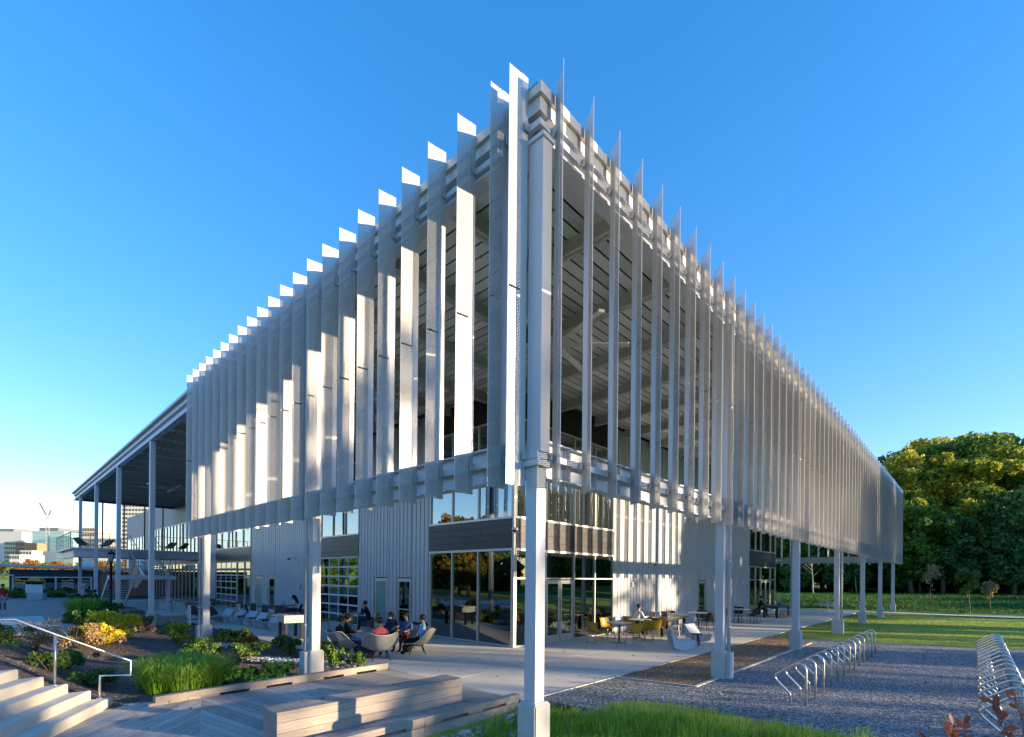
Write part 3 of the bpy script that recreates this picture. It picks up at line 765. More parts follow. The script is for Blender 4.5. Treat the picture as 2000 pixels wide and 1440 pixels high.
# ------------------------------------------------------------------ boardwalk
def clip(poly, a, b, c):      # keep a*x+b*y<=c
    out = []
    for i in range(len(poly)):
        p, q = poly[i], poly[(i+1) % len(poly)]
        fp, fq = a*p[0]+b*p[1]-c, a*q[0]+b*q[1]-c
        if fp <= 0: out.append(p)
        if (fp < 0 < fq) or (fq < 0 < fp):
            t = fp/(fp-fq); out.append((p[0]+(q[0]-p[0])*t, p[1]+(q[1]-p[1])*t))
    return out
def planks(root, region, ang, w_, gap, z1=0.0, th=.028, name='plank'):
    """clip parallel strips running at ang to a convex region; one object each"""
    d = (math.cos(ang), math.sin(ang)); nrm = (-d[1], d[0])
    vals = [p[0]*nrm[0]+p[1]*nrm[1] for p in region]; k = math.floor(min(vals)/w_)
    while k*w_ < max(vals):
        lo, hi = k*w_+gap/2, (k+1)*w_-gap/2
        pl = clip(clip(region, nrm[0], nrm[1], hi), -nrm[0], -nrm[1], -lo); k += 1
        if len(pl) < 3: continue
        ar = sum(pl[i][0]*pl[(i+1) % len(pl)][1]-pl[(i+1) % len(pl)][0]*pl[i][1] for i in range(len(pl)))/2
        if abs(ar) < .01: continue
        cx = sum(p[0] for p in pl)/len(pl); cyy = sum(p[1] for p in pl)/len(pl)
        loc = [((p[0]-cx)*d[0]+(p[1]-cyy)*d[1], (p[0]-cx)*nrm[0]+(p[1]-cyy)*nrm[1]) for p in pl]
        if ar < 0: loc.reverse()
        b = MB(); b.prism(loc, -th, rnd.uniform(-.0015, .0015)); o = b.build(name, deck_wood, root); o.location = (cx, cyy, z1); o.rotation_euler.z = ang
deck = thing('boardwalk', 'weathered grey timber boardwalk meeting in a mitred seam beside the planting bed', 'boardwalk')
s0 = (-2.42, 6.42); s1 = (-3.66, 1.98)
planks(deck, [s0, s1, (-.2, 1.98), (1.85, 1.98), (1.85, 6.42)], R(98), .145, .012)
planks(deck, [(-3.5, 6.86), s1, (-4.4, -1.0), (-8.0, -.4), (-3.72, 6.86)][::1], R(46), .145, .012)
planks(deck, [(-2.42, 6.42), (-3.5, 6.86), (-3.66, 1.98)], R(46), .145, .012)
b = MB(); b.prism([(-2.3, 6.5), (-3.8, 6.9), (-8.3, -.5), (-4.5, -1.1), (-3.7, 1.95), (1.84, 1.95), (1.84, 6.5)], -.12, -.034); b.build('joist_frame', black_m, deck)
# retaining curbs
def curb(pts, z0, z1, label, w_=.14, slots=True, lower=0):
    root = thing('timber_curb', label, 'curb')
    for i in range(len(pts)-1):
        a = Vector((*pts[i], 0)); c = Vector((*pts[i+1], 0)); L = (c-a).length; n = max(1, round(L/2.4))
        for k in range(n):
            p = a.lerp(c, k/n); q = a.lerp(c, (k+1)/n); d = (q-p).normalized()*.003
            m_ = MB(); m_.bar(p+d+Vector((0, 0, (z0+.05+z1)/2)), q-d+Vector((0, 0, (z0+.05+z1)/2)), w_, z1-z0-.05); m_.build('beam', curb_wood, root)
            for t in (.08, .5, .92):
                m_ = MB(); s = p.lerp(q, t); dd = (q-p).normalized()*.17; m_.bar(s-dd+Vector((0, 0, z0+.025)), s+dd+Vector((0, 0, z0+.025)), w_*.8, .048); m_.build('spacer', curb_wood, root)
            for r in range(lower):
                m_ = MB(); zc = z0-.09-r*.165; m_.bar(p+d+Vector((0, 0, zc)), q-d+Vector((0, 0, zc)), w_*.7, .155); m_.build('fascia_board', bench_wood, root)
    return root
curb([(-3.2, 6.36), (-2.45, 6.44), (1.78, 6.50)], .0, .16, 'low timber curb between the boardwalk and the planting bed')
curb([(-5.0, 1.90), (1.72, 1.90)], .0, .15, 'timber curb with slots edging the boardwalk above the rocks', lower=2)
# benches
def block_bench(name, label, x0, x1, y0, y1, h):
    root = thing(name, label, 'bench', ((x0+x1)/2, (y0+y1)/2, 0)); W = x1-x0; D = y1-y0; n = 3; hh = h/n
    for k in range(n):
        for s in (-1, 1):
            m_ = MB(); m_.box(-W/2, W/2, s*D/2-(.04 if s > 0 else 0), s*D/2+(.04 if s < 0 else 0), k*hh+.003, (k+1)*hh-.003-(.0 if k < n-1 else .04)); m_.build('side_board', bench_wood, root)
            m_ = MB(); m_.box(s*W/2-(.04 if s > 0 else 0), s*W/2+(.04 if s < 0 else 0), -D/2+.041, D/2-.041, k*hh+.003, (k+1)*hh-.003-(.0 if k < n-1 else .04)); m_.build('end_board', bench_wood, root)
    m = 4; w_ = D/m
    for k in range(m):
        m_ = MB(); m_.box(-W/2-.004, W/2+.004, -D/2+k*w_+.003-(0.004 if k == 0 else 0), -D/2+(k+1)*w_-.003, h-.04, h+rnd.uniform(-.002, .002)); m_.build('top_board', bench_wood, root)
    m_ = MB(); m_.box(-W/2+.05, W/2-.05, -D/2+.05, D/2-.05, 0, h-.05); m_.build('core', black_m, root)
    return root
block_bench('timber_bench', 'long solid timber block bench on the boardwalk', -2.50, .95, 2.62, 3.12, .45)
block_bench('timber_bench', 'brown timber bench in the planting bed behind the third column from the corner', -.9, 1.5, 23.2, 23.7, .42)
# ------------------------------------------------------------------ concrete steps and handrail
steps = thing('concrete_steps', 'broad pale concrete steps climbing from the boardwalk', 'steps'); ds = (-.5, -.866)
E_ = [(-3.72-.305*k, 6.86) for k in range(7)]
for k in range(6):
    a = E_[k]; z = .165*(k+1); L = 9.5
    p = [a, (a[0]+ds[0]*L, a[1]+ds[1]*L), (E_[k+1][0]+ds[0]*L-.02, E_[k+1][1]+ds[1]*L), (E_[k+1][0]-.02, 6.86)] if k < 5 else [a, (a[0]+ds[0]*L, a[1]+ds[1]*L), (-16, -2), (-16, 6.86)]
    bm = bmesh.new(); vs = [bm.verts.new((x, y, zz)) for zz in (-.1, z) for x, y in p]
    bm.faces.new(vs[:4]); bm.faces.new(vs[4:][::-1])
    for i in range(4): bm.faces.new((vs[i], vs[4+i], vs[4+(i+1) % 4], vs[(i+1) % 4]))
    bmesh.ops.recalc_face_normals(bm, faces=bm.faces)
    bmesh.ops.bevel(bm, geom=[e for e in bm.edges if e.verts[0].co.z > z-.01 and e.verts[1].co.z > z-.01], offset=.012, segments=2, affect='EDGES')
    me = bpy.data.meshes.new('step'); bm.to_mesh(me); bm.free(); me.materials.append(step_m); put('step', me, steps)
hr = MB(); y = 6.93-.12
hr.tube([(-3.91, y, .165), (-3.91, y, .575), (-3.47, y, .525), (-3.47, y, .79), (-4.52, y, 1.37), (-4.99, y, 1.64), (-6.6, y, 1.64)], .022, 10)
hr = hr.build('handrail', stainless); tag(hr, 'bent steel handrail running down the edge of the concrete steps', 'handrail')
p = MB(); p.tube([(-4.50, y, .495), (-4.50, y, 1.35)], .020, 8); p.build('post', stainless, hr)
for x, z in ((-3.91, .165), (-4.50, .495)):
    p = MB(); p.lathe([(.05, z), (.05, z+.008), (.03, z+.016)], 12, (x, y)); p.build('foot_plate', stainless, hr)
# ------------------------------------------------------------------ bike racks
def hoop_mesh():
    pts = [(0, .22, -.06), (0, .22, .13), (0, .235, .17), (0, .47, .40), (0, .50, .45), (0, .485, .50)]
    pts += [(0, .45, .535), (0, .20, .72)]
    pts += [(0, .14, .755), (0, .08, .77), (0, .02, .755), (0, -.03, .71), (0, -.05, .64), (0, -.05, .3), (0, -.05, -.06)]
    b = MB(); b.tube(pts, .0215, 8); return b.mesh('hoop', stainless)
hm = hoop_mesh()
for (lab, x0, n, dx, y0, flip) in (('row of steel bicycle rack hoops standing nearest the mulch strip', 5.47, 13, .757, -2.15, 0), ('row of steel bicycle rack hoops at the right edge of the gravel', 4.75, 16, .757, -5.12, 0)):
    rk = thing('bike_rack', lab, 'bike rack', (x0, y0, 0), 0, 'bike racks on the gravel')
    for i in range(n):
        h = put('hoop', hm, rk, loc=(dx*i, 0, 0))
        if flip: h.scale.y = -1

# ------------------------------------------------------------------ furniture
yellow_m = plain('mustard_plastic', (.50, .29, .02), .45, 0, .06)
dkwire = plain('dark_wire', (.03, .03, .033), .4, .4, .05)
tabletop_m = plain('pale_tabletop', (.50, .50, .49), .5, 0, .06)
rocker_m = plain('pale_blue_plastic', (.50, .57, .64), .5, 0, .05)
wickerm = None
def wicker(name, c1, c2, s=75):
    m, nt, b = nodes(name); oc = nt.nodes.new('ShaderNodeTexCoord').outputs['Object']
    t = nt.nodes.new('ShaderNodeTexChecker'); t.inputs['Scale'].default_value = s; t.inputs['Color1'].default_value = (*c1, 1); t.inputs['Color2'].default_value = (*c2, 1)
    nt.links.new(scaled(nt, oc, (1, 1, 1.0), (.6, .5, .7)), t.inputs['Vector']); nt.links.new(t.outputs[0], b.inputs['Base Color']); b.inputs['Roughness'].default_value = .7
    return m
wick = wicker('grey_weave', (.13, .13, .13), (.50, .50, .47)); wick_t = wicker('tan_weave', (.30, .26, .18), (.48, .43, .32)); wick_d = wicker('charcoal_weave', (.05, .05, .052), (.12, .12, .12))
def round_table(label, x, y, r=.45, top=tabletop_m, group='round tables on the plaza'):
    t = thing('round_table', label, 'table', (x, y, 0), 0, group)
    b = MB(); b.lathe([(r-.01, .715), (r, .722), (r, .742), (r-.008, .748)], 28); b.build('tabletop', top, t)
    b = MB(); b.lathe([(.035, .02), (.035, .70), (.12, .714)], 12); b.build('stem', steel_dark, t)
    b = MB(); b.lathe([(.27, 0), (.27, .012), (.05, .024)], 24); b.build('base', steel_dark, t)
    return t
def shell_chair_mesh(mat):
    b = MB(); n = 9; m = 10; vs = []; 
    for i in range(n):           # along the profile: seat front -> back top
        t = i/(n-1)
        if t < .5: px = .22-.42*t/.5; pz = .45-.025*math.sin(t/.5*math.pi)
        else: s = (t-.5)/.5; px = -.20-.10*s; pz = .45+.36*s+.02*math.sin(s*math.pi)
        for j in range(m):
            u = j/(m-1)*2-1; w_ = .22+.02*math.sin(t*math.pi)+(.02 if t > .5 else 0); c = abs(u)**2.5
            vs.append((px+(.10*c if t > .45 else .0)*(1 if t < .98 else .8), w_*u, pz+(.05*c if t < .5 else 0)))
    fs = [(i*m+j, i*m+j+1, (i+1)*m+j+1, (i+1)*m+j) for i in range(n-1) for j in range(m-1)]
    b.add(vs, fs, 0, True); b.add([(v[0]-(.012 if k/m > n*.5 else 0), v[1], v[2]-.012) for k, v in enumerate(vs)], [tuple(reversed(f)) for f in fs], 0, True)
    return b.mesh('shell', mat)
def sled_mesh(mat):
    b = MB()
    for s in (-1, 1): b.tube([(.16, s*.15, .43), (.20, s*.22, .012), (-.24, s*.22, .012), (-.14, s*.15, .43)], .012, 5)
    b.tube([(.02, -.2, .42), (.02, .2, .42)], .012, 5); return b.mesh('sled_frame', mat)
shY, shB = shell_chair_mesh(yellow_m), shell_chair_mesh(black_m); slY, slB = sled_mesh(plain('straw_steel', (.45, .38, .22), .35, .6)), sled_mesh(dkwire)
def shell_chair(label, x, y, rz, kind='y', group=None):
    t = thing('shell_chair', label, 'chair', (x, y, 0), rz, group or ('mustard shell chairs on the plaza' if kind == 'y' else 'black shell chairs on the plaza'))
    put('shell', shY if kind == 'y' else shB, t); put('sled_frame', slY if kind == 'y' else slB, t); return t
round_table('pale round table nearest the glass doors, mustard chairs about it', 10.85, 5.1)
round_table('pale round table between the mustard chairs and the long black table', 12.75, 5.3)
shell_chair('mustard shell chair standing alone in front of the tall glass', 9.95, 5.55, R(-20))
shell_chair('mustard shell chair with its back to the viewer at the nearer round table', 10.55, 4.35, R(75))
shell_chair('mustard shell chair seen side-on between the two round tables', 11.75, 4.55, R(165))
shell_chair('mustard shell chair behind the nearer round table beside the grey wall', 11.5, 6.0, R(-100))
shell_chair('mustard shell chair with its back to the viewer at the second round table', 12.35, 4.5, R(70))
shell_chair('mustard shell chair at the end of the long black table', 13.35, 4.75, R(160))
shell_chair('mustard shell chair under the person in the white shirt', 13.3, 6.0, R(0))
round_table('dark-rimmed round table behind the long black table', 16.9, 5.6, .5)
round_table('round table beside the second column of the right row', 18.6, 5.3, .5)
for i, (x, y, a) in enumerate([(17.7, 6.2, -120), (16.3, 6.3, -60), (17.9, 4.6, 150), (18.9, 4.4, 80), (19.6, 5.6, 190)]):
    shell_chair(['black shell chair against the grey wall beside the narrow door', 'black shell chair tucked behind the dark-rimmed round table', 'black shell chair left of the second right-hand column', 'black shell chair in front of the round table by the column', 'black shell chair half hidden by the second right-hand column'][i], x, y, R(a), 'b')
round_table('pale round table far along the grey wall with black wire chairs', 23.3, 5.0, .55)
for i, (x, y, a) in enumerate([(22.4, 5.4, 0), (23.0, 4.2, 80), (24.2, 4.4, 140), (24.4, 5.4, 190), (23.3, 6.0, -90)]):
    shell_chair(['black chair left of the far round table', 'black chair in front of the far round table', 'black chair at the near right of the far round table', 'black chair right of the far round table', 'black chair between the far round table and the wall'][i], x, y, R(a), 'b')
def long_table(label, x0, x1, y0, y1, h=.75, mat=black_m):
    t = thing('long_table', label, 'table', ((x0+x1)/2, (y0+y1)/2, 0), 0, 'long black tables'); W = (x1-x0)/2; D = (y1-y0)/2
    b = MB(); b.box(-W, W, -D, D, h-.05, h); b.build('tabletop', plain('dark_tabletop', (.07, .065, .06), .4), t)
    b = MB(); b.box(-W+.05, W-.05, -D+.05, D-.05, h-.13, h-.051); b.build('apron', mat, t)
    for sx in (-1, 1):
        for sy in (-1, 1):
            b = MB(); b.box(sx*(W-.11)-.055, sx*(W-.11)+.055, sy*(D-.09)-.055, sy*(D-.09)+.055, 0, h-.131); b.build('leg', mat, t)
    return t
long_table('long black table with a row of grey stools pushed under it', 13.7, 16.0, 4.75, 5.75)
long_table('far long black table where a person in black sits', 28.2, 31.0, 4.3, 5.2)
def stool(label, x, y, grp):
    t = thing('stool', label, 'stool', (x, y, 0), rnd.uniform(0, 1), grp)
    b = MB(); b.lathe([(.16, .43), (.17, .44), (.17, .455), (.15, .46)], 16); b.build('seat', plain('stool_grey', (.34, .37, .40), .5) if 'stool_grey' not in bpy.data.materials else bpy.data.materials['stool_grey'], t)
    for k in range(4):
        a = math.pi/4+k*math.pi/2; b = MB(); b.bar((.11*math.cos(a), .11*math.sin(a), .43), (.19*math.cos(a), .19*math.sin(a), 0), .035, .012); b.build('leg', steel_dark, t)
    return t
for i, (x, y) in enumerate([(14.1, 4.55), (14.6, 4.6), (15.1, 4.55), (15.6, 4.6), (14.4, 5.9), (15.2, 5.95)]):
    stool('grey metal stool with splayed legs pushed under the long black table', x, y, 'stools at the long black table')
for i, (x, y) in enumerate([(28.5, 4.15), (29.1, 4.2), (29.7, 4.15), (30.3, 4.2)]):
    stool('grey stool pushed under the far long black table', x, y, 'stools at the far long black table')
# rocking loungers: two sled-shaped side panels with slats between
def rocker_src():
    t = thing('rocking_lounger', 'x', 'lounge chair', (0, 0, 0), 0, 'pale blue rocking loungers')
    prof = [(-.42, .62), (-.36, .66), (-.10, .30), (.36, .34), (.42, .30), (.34, .08), (.18, .015), (0, 0), (-.20, .03), (-.30, .10)]
    for s in (-1, 1):
        b = MB(); b.extr(prof, s*.30-.015, s*.30+.015, axis='y'); b.build('side_panel', rocker_m, t)
    a0, a1 = Vector((-.385, 0, .655)), Vector((-.115, 0, .30))
    for k in range(5):
        b = MB(); p = a0.lerp(a1, (k+.06)/5); q = a0.lerp(a1, (k+.94)/5); b.bar(p, q, .66, .02, (1, 0, .7)); b.build('slat', rocker_m, t)
    a0, a1 = Vector((-.09, 0, .305)), Vector((.36, 0, .345))
    for k in range(5):
        b = MB(); p = a0.lerp(a1, (k+.06)/5); q = a0.lerp(a1, (k+.94)/5); b.bar(p, q, .66, .02); b.build('slat', rocker_m, t)
    return t
rk0 = rocker_src()
spots = [(10.9, 2.75, -48, 'pale blue rocking lounger alone on the plaza left of the second right-hand column'), (13.2, 3.1, -100, 'pale blue rocking lounger facing the viewer beside the small black side table'),
         (3.3, 17.9, 195, 'rocking lounger at the near end of the row beside the planting bed'), (3.2, 19.3, 192, 'second rocking lounger from the football table'), (3.2, 20.6, 196, 'middle rocking lounger of the row beside the planting bed'),
         (3.1, 21.9, 190, 'fourth rocking lounger from the football table'), (3.0, 23.2, 198, 'rocking lounger at the far end of the row beside the wooden counter'), (2.4, 10.9, 20, 'rocking lounger behind the second column, beside the group of students')]
for i, (x, y, a, lab) in enumerate(spots):
    if i == 0: rk0.location = (x, y, 0); rk0.rotation_euler.z = R(a); rk0['label'] = lab
    else: dup(rk0, (x, y, 0), R(a), lab)
def side_table(label, x, y, h=.42, r=.24, mat=black_m):
    t = thing('side_table', label, 'side table', (x, y, 0), rnd.uniform(0, 2), 'three-legged side tables')
    b = MB(); b.lathe([(r-.03, h-.03), (r, h-.015), (r, h)], 20); b.build('tabletop', mat, t)
    for k in range(3):
        a = k*2.094; b = MB(); b.bar((.08*math.cos(a), .08*math.sin(a), h-.03), (.2*math.cos(a), .2*math.sin(a), 0), .04, .02); b.build('leg', mat, t)
side_table('small black three-legged side table between two rocking loungers', 12.2, 2.75)
side_table('small dark side table in the row of rocking loungers, nearest the football table', 3.25, 18.6)
side_table('small dark side table in the middle of the lounger row', 3.2, 19.95)
side_table('small dark side table at the far part of the lounger row', 3.15, 21.25)
side_table('small side table behind the second column by the students', 2.35, 9.8)
# woven shell lounge chairs
def rimh(a):
    d = abs(math.degrees(a)); return .80+.07*math.exp(-((d-52)/22)**2) - .40*sstep(52, 118, d)
def lounge_mesh(mat):
    """wide woven shell: curved back wrapping to low arms"""
    b = MB(); n = 17; m = 8; vs = []
    for i in range(n):
        a = R(-118+236*i/(n-1)); back = (1+math.cos(a))/2        # 1 at the back
        for j in range(m):
            t = j/(m-1); r = .20+.30*t**.8; h = .30+(rimh(a)-.30)*t**1.35
            w_ = 1.18
            vs.append((-r*math.cos(a)*1.0-.02-.10*t*back, r*math.sin(a)*w_, h))
    fs = [(i*m+j, i*m+j+1, (i+1)*m+j+1, (i+1)*m+j) for i in range(n-1) for j in range(m-1)]
    b.add(vs, fs, 0, True); b.add([(v[0]*.955, v[1]*.955, v[2]+.012) for v in vs], [tuple(reversed(f)) for f in fs], 0, True)
    seat = [(vs[i*m][0], vs[i*m][1], .305) for i in range(n)]+[(.42, .22, .36), (.42, -.22, .36)]
    b.add(seat+[(x, y, z-.03) for x, y, z in seat], [tuple(range(len(seat)))[::-1], tuple(range(len(seat), 2*len(seat)))], 0)
    return b.mesh('woven_shell', mat)
def lounge(label, x, y, rz, kind=0, z=0):
    t = thing('lounge_chair', label, 'lounge chair', (x, y, z), rz, 'woven shell lounge chairs')
    key = ('w', kind)
    if key not in cache: cache[key] = lounge_mesh((wick, wick_t, wick_d)[kind])
    put('woven_shell', cache[key], t)
    if 'rim' not in cache:
        b = MB(); pts = []
        for i in range(17):
            a = R(-118+236*i/16); back = (1+math.cos(a))/2; pts.append((-.50*math.cos(a)-.02-.10*back, .50*math.sin(a)*1.18, rimh(a)))
        pts = [(.42, -.22, .36)]+pts+[(.42, .22, .36)]
        b.tube(pts, .014, 6); cache['rim'] = b.mesh('rim', plain('pale_rim', (.55, .55, .53), .5))
        b = MB(); b.bar((0, 0, .30), (.12*1.9, .12*1.6, 0), .03, .03); cache['lleg'] = [ ]
        for sx, sy in ((1, 1), (1, -1), (-1, 1), (-1, -1)):
            b = MB(); b.tube([(sx*.15, sy*.18, .31), (sx*.27, sy*.30, 0)], [.019, .014], 7); cache['lleg'].append(b.mesh('leg', black_m))
    t.scale = (.92, .86, .93)
    put('rim', cache['rim'], t)
    for me in cache['lleg']: put('leg', me, t)
    return t
lounge('grey woven lounge chair seen from behind in the centre of the student group', 2.45, 7.9, R(68))
lounge('grey woven lounge chair at the left of the student group, two people in it', 2.0, 9.0, R(-5))
lounge('tan woven lounge chair in warm light at the right of the student group', 3.85, 8.05, R(150), 1)
lounge('grey woven lounge chair behind the student circle facing the viewer', 4.05, 9.05, R(195))
lounge('charcoal woven lounge chair beside the third column, seen side-on', 2.4, 25.4, R(20), 2)
lounge('charcoal woven lounge chair beside the third column, seen from behind', 2.55, 24.1, R(40), 2)
lounge('charcoal woven lounge chair far under the stair', -.3, 48, R(60), 2)
lounge('charcoal lounge chair on the upper terrace left of the stair', 5.0, 43.4, R(190), 2, 4.2)
lounge('charcoal lounge chair on the upper terrace beside the wall', 6.0, 44.0, R(160), 2, 4.2)
lounge('charcoal lounge chair on the upper terrace at the outer corner', -.3, 43.5, R(10), 2, 4.2)
lounge('charcoal lounge chair on the upper terrace facing the outer corner one', 1.0, 43.8, R(190), 2, 4.2)
# white wire chairs
def wire_chair_mesh():
    b = MB()
    for s in (-1, 1):
        b.tube([(.22, s*.22, 0), (.15, s*.2, .40), (-.15, s*.2, .38), (-.30, s*.24, 0)], .010, 5)
        b.tube([(.2, s*.25, .42), (.02, s*.30, .58), (-.25, s*.24, .78)], .010, 5)
    b.tube([(-.25, -.24, .78), (-.30, 0, .80), (-.25, .24, .78)], .012, 5); b.tube([(.2, -.25, .42), (.24, 0, .40), (.2, .25, .42)], .010, 5)
    for k in range(9):
        u = -1+2*k/8; b.tube([(.22, .24*u, .41), (-.15, .20*u, .38), (-.22, .22*u, .50), (-.28+.02*u*u, .23*u, .79)], .007, 4)
    for k in range(5):
        z = .48+.06*k; x = -.19-.02*k; b.tube([(x+.06, -.25, z), (x-.02, 0, z), (x+.06, .25, z)], .006, 4)
    for k in range(4): b.tube([(.18-.1*k, -.22, .40), (.18-.1*k, .22, .40)], .006, 4)
    return b.mesh('wire_frame', white_paint)
wm = wire_chair_mesh()
def wire_chair(label, x, y, a, grp='white wire chairs on the plaza'):
    o = put('wire_chair', wm, None, loc=(x, y, 0), rz=R(a)); tag(o, label, 'chair', grp)
for i, (x, y, a) in enumerate([(1.9, 29.5, -60), (2.6, 29.9, -20), (3.2, 29.0, 160), (2.4, 28.2, 60), (3.4, 27.8, 140), (1.6, 27.6, 30)]):
    wire_chair('white wire armchair in the cluster under the terrace beside the white mullions', x, y, a, 'cluster of white wire chairs')
wire_chair('white wire chair on the plaza edge left of the third right-hand column', 38.3, 3.3, 200, 'white chairs at the far plaza edge')
wire_chair('second white wire chair set behind the one left of the third right-hand column', 39.0, 3.9, 190, 'white chairs at the far plaza edge')
wire_chair('white wire chair between the third and fourth right-hand columns', 39.8, 1.7, 150, 'white chairs at the far plaza edge')
wire_chair('white wire chair by the dark back column beyond the glass corner', 38.6, 7.0, 210, 'white chairs at the far plaza edge')
# football table
t = thing('football_table', 'table football game with white cabinet and black legs by the second column', 'game table', (2.75, 14.6, 0), R(78))
b = MB(); b.box(-.72, .72, -.38, .38, .62, .66); b.box(-.72, .72, -.38, -.34, .66, .90); b.box(-.72, .72, .34, .38, .66, .90); b.box(-.72, -.68, -.34, .34, .66, .90); b.box(.68, .72, -.34, .34, .66, .90); b.build('cabinet', plain('grey_laminate', (.42, .43, .44), .5), t)
b = MB(); b.box(-.68, .68, -.34, .34, .78, .785); b.build('pitch', plain('pitch_green', (.05, .14, .05), .6), t)
for sx in (-1, 1):
    for sy in (-1, 1):
        b = MB(); b.box(sx*.6-.05, sx*.6+.05, sy*.28-.05, sy*.28+.05, 0, .62); b.build('leg', black_m, t)
for k in range(8):
    x = -.6+.17*k; s = 1 if k % 2 else -1; b = MB(); b.tube([(x, -s*.45, .87), (x, s*.62, .87)], .009, 6); b.tube([(x, s*.62, .87), (x, s*.74, .87)], .018, 6, 1)
    for u in (-.2, 0, .2): b.box(x-.012, x+.012, u-.018, u+.018, .79, .90, 2+(k % 2))
    b.build('rod', [stainless, black_m, plain('red_player', (.4, .03, .03), .5) if k == 0 else bpy.data.materials['red_player'], plain('blue_player', (.03, .07, .3), .5) if k == 0 else bpy.data.materials['blue_player']], t)
# wooden counter
t = thing('counter_table', 'long narrow wooden counter on white legs behind the rocking loungers', 'table', (2.7, 22.6, 0), R(-4))
b = MB(); b.box(-1.5, .9, -.25, .25, .95, 1.0); b.build('tabletop', brown_wood, t); b = MB(); b.box(-1.4, .8, -.15, .15, .22, .26); b.build('footrest', brown_wood, t)
for x in (-1.35, .75):
    for s in (-1, 1): b = MB(); b.bar((x, s*.2, .95), (x+.12*s*0, s*.28, 0), .08, .05); b.build('leg', white_paint, t)
# table with laptop and the woman, dark chair
t = thing('work_table', 'small dark table with a laptop against the corrugated wall', 'table', (5.3, 23.0, 0), R(5))
b = MB(); b.box(-.7, .7, -.4, .4, .70, .74); b.build('tabletop', plain('charcoal_top', (.05, .055, .065), .5), t)
for sx in (-1, 1):
    for sy in (-1, 1): b = MB(); b.tube([(sx*.6, sy*.33, .70), (sx*.64, sy*.36, 0)], .016, 6); b.build('leg', black_m, t)
shell_chair('black shell chair facing the woman across the laptop table', 4.4, 23.6, R(-20), 'b'); shell_chair('black shell chair the woman with long hair sits on', 6.35, 22.4, R(160), 'b')
def laptop(label, x, y, z, rz):
    t = thing('laptop', label, 'laptop', (x, y, z), rz)
    b = MB(); b.box(-.16, .16, -.11, .11, 0, .014); b.build('base', steel_dark, t); b = MB(); b.bar((0, .11, .012), (0, .17, .22), .32, .008, (0, 1, 0)); b.build('screen', steel_dark, t)
laptop('open laptop in front of the woman with long hair', 5.7, 22.85, .74, R(-80)); laptop('open dark laptop in front of the person in the white shirt', 14.05, 5.5, .75, R(-95)); laptop('open laptop standing at the middle of the long black table', 15.1, 5.3, .75, R(80))
# table with mustard chairs near the garage door
round_table('pale table with mustard chairs in front of the gridded garage door', 5.6, 15.25, .5)
shell_chair('mustard shell chair at the left of the garage door table', 4.7, 15.9, R(-30)); shell_chair('mustard shell chair with its back to the viewer at the garage door table', 5.1, 14.6, R(50)); shell_chair('mustard shell chair under the person in black by the garage door', 6.25, 14.55, R(140))
def bag(label, x, y, z, s=1, col=(.012, .016, .035)):
    t = MB(); t.ball((0, 0, .17*s), (.17*s, .11*s, .19*s), 12, 8); t.box(-.11*s, .11*s, .09*s, .13*s, .04*s, .18*s); o = t.build('backpack', plain('bag_cloth', col, .8)); o.location = (x, y, z); tag(o, label, 'backpack')
    b = MB(); b.tube([(-.03*s, 0, .34*s), (-.03*s, 0, .39*s), (.03*s, 0, .39*s), (.03*s, 0, .34*s)], .008, 5); b.build('strap', black_m, o)
bag('dark navy backpack on the ground among the students', 2.25, 8.35, 0, 1.5); bag('black backpack lying on the pale table by the garage door', 5.35, 15.45, .748, .8, (.01, .01, .01))
bag('black bag on the ground beneath the tan lounge chair', 3.8, 8.5, 0, .9, (.012, .012, .012))
o = MB(); o.ball((0, 0, .10), (.28, .12, .10), 14, 8); o = o.build('duffel_bag', plain('teal_cloth', (.03, .25, .2), .7)); o.location = (30.2, 4.7, .75); tag(o, 'teal green bag lying on the far long black table', 'bag')
# security cameras and wall fixtures
def dome_camera(label, loc, rz):
    t = thing('security_camera', label, 'security camera', loc, rz, 'security cameras on the walls')
    b = MB(); b.box(-.06, .06, -.02, .06, -.1, .1); b.bar((0, -.02, .04), (0, -.25, .07), .05, .04); b.build('mount', alu, t)
    b = MB(); b.lathe([(.10, -.02), (.10, .05), (.04, .08)], 14, (0, -.28)); b.build('housing', white_paint, t)
    b = MB(); b.ball((0, -.28, -.03), .07, 12, 8); b.build('dome', black_m, t)
dome_camera('white dome camera on the corner of the slate cladding band', (6.93, 6.84, 3.98), R(-45))
dome_camera('small security camera high on the right corrugated wall', (16.6, 6.86, 3.1), 0)
dome_camera('white dome camera at the far glass corner under the slate band', (37.3, 6.86, 3.85), R(25))
dome_camera('security camera on the left corrugated wall above the narrow doors', (6.95, 24.3, 3.35), R(-90))
def wall_box(label, x, y, z, axis):
    b = MB(); b.box(-.09, .09, -.05, 0, -.11, .11); b.box(-.07, .07, -.065, -.05, -.03, .08); o = b.build('wall_light', white_paint); o.location = (x, y, z); o.rotation_euler.z = 0 if axis == 'x' else R(-90); tag(o, label, 'wall light', 'small white boxes on the walls')
wall_box('small white box on the right corrugated wall beside the tall glass', 14.9, 6.868, 2.12, 'x'); wall_box('small white box near the far end of the right corrugated wall', 29.6, 6.868, 2.15, 'x'); wall_box('small white box low on the left corrugated wall beside the second column', 6.958, 23.5, 1.75, 'y')
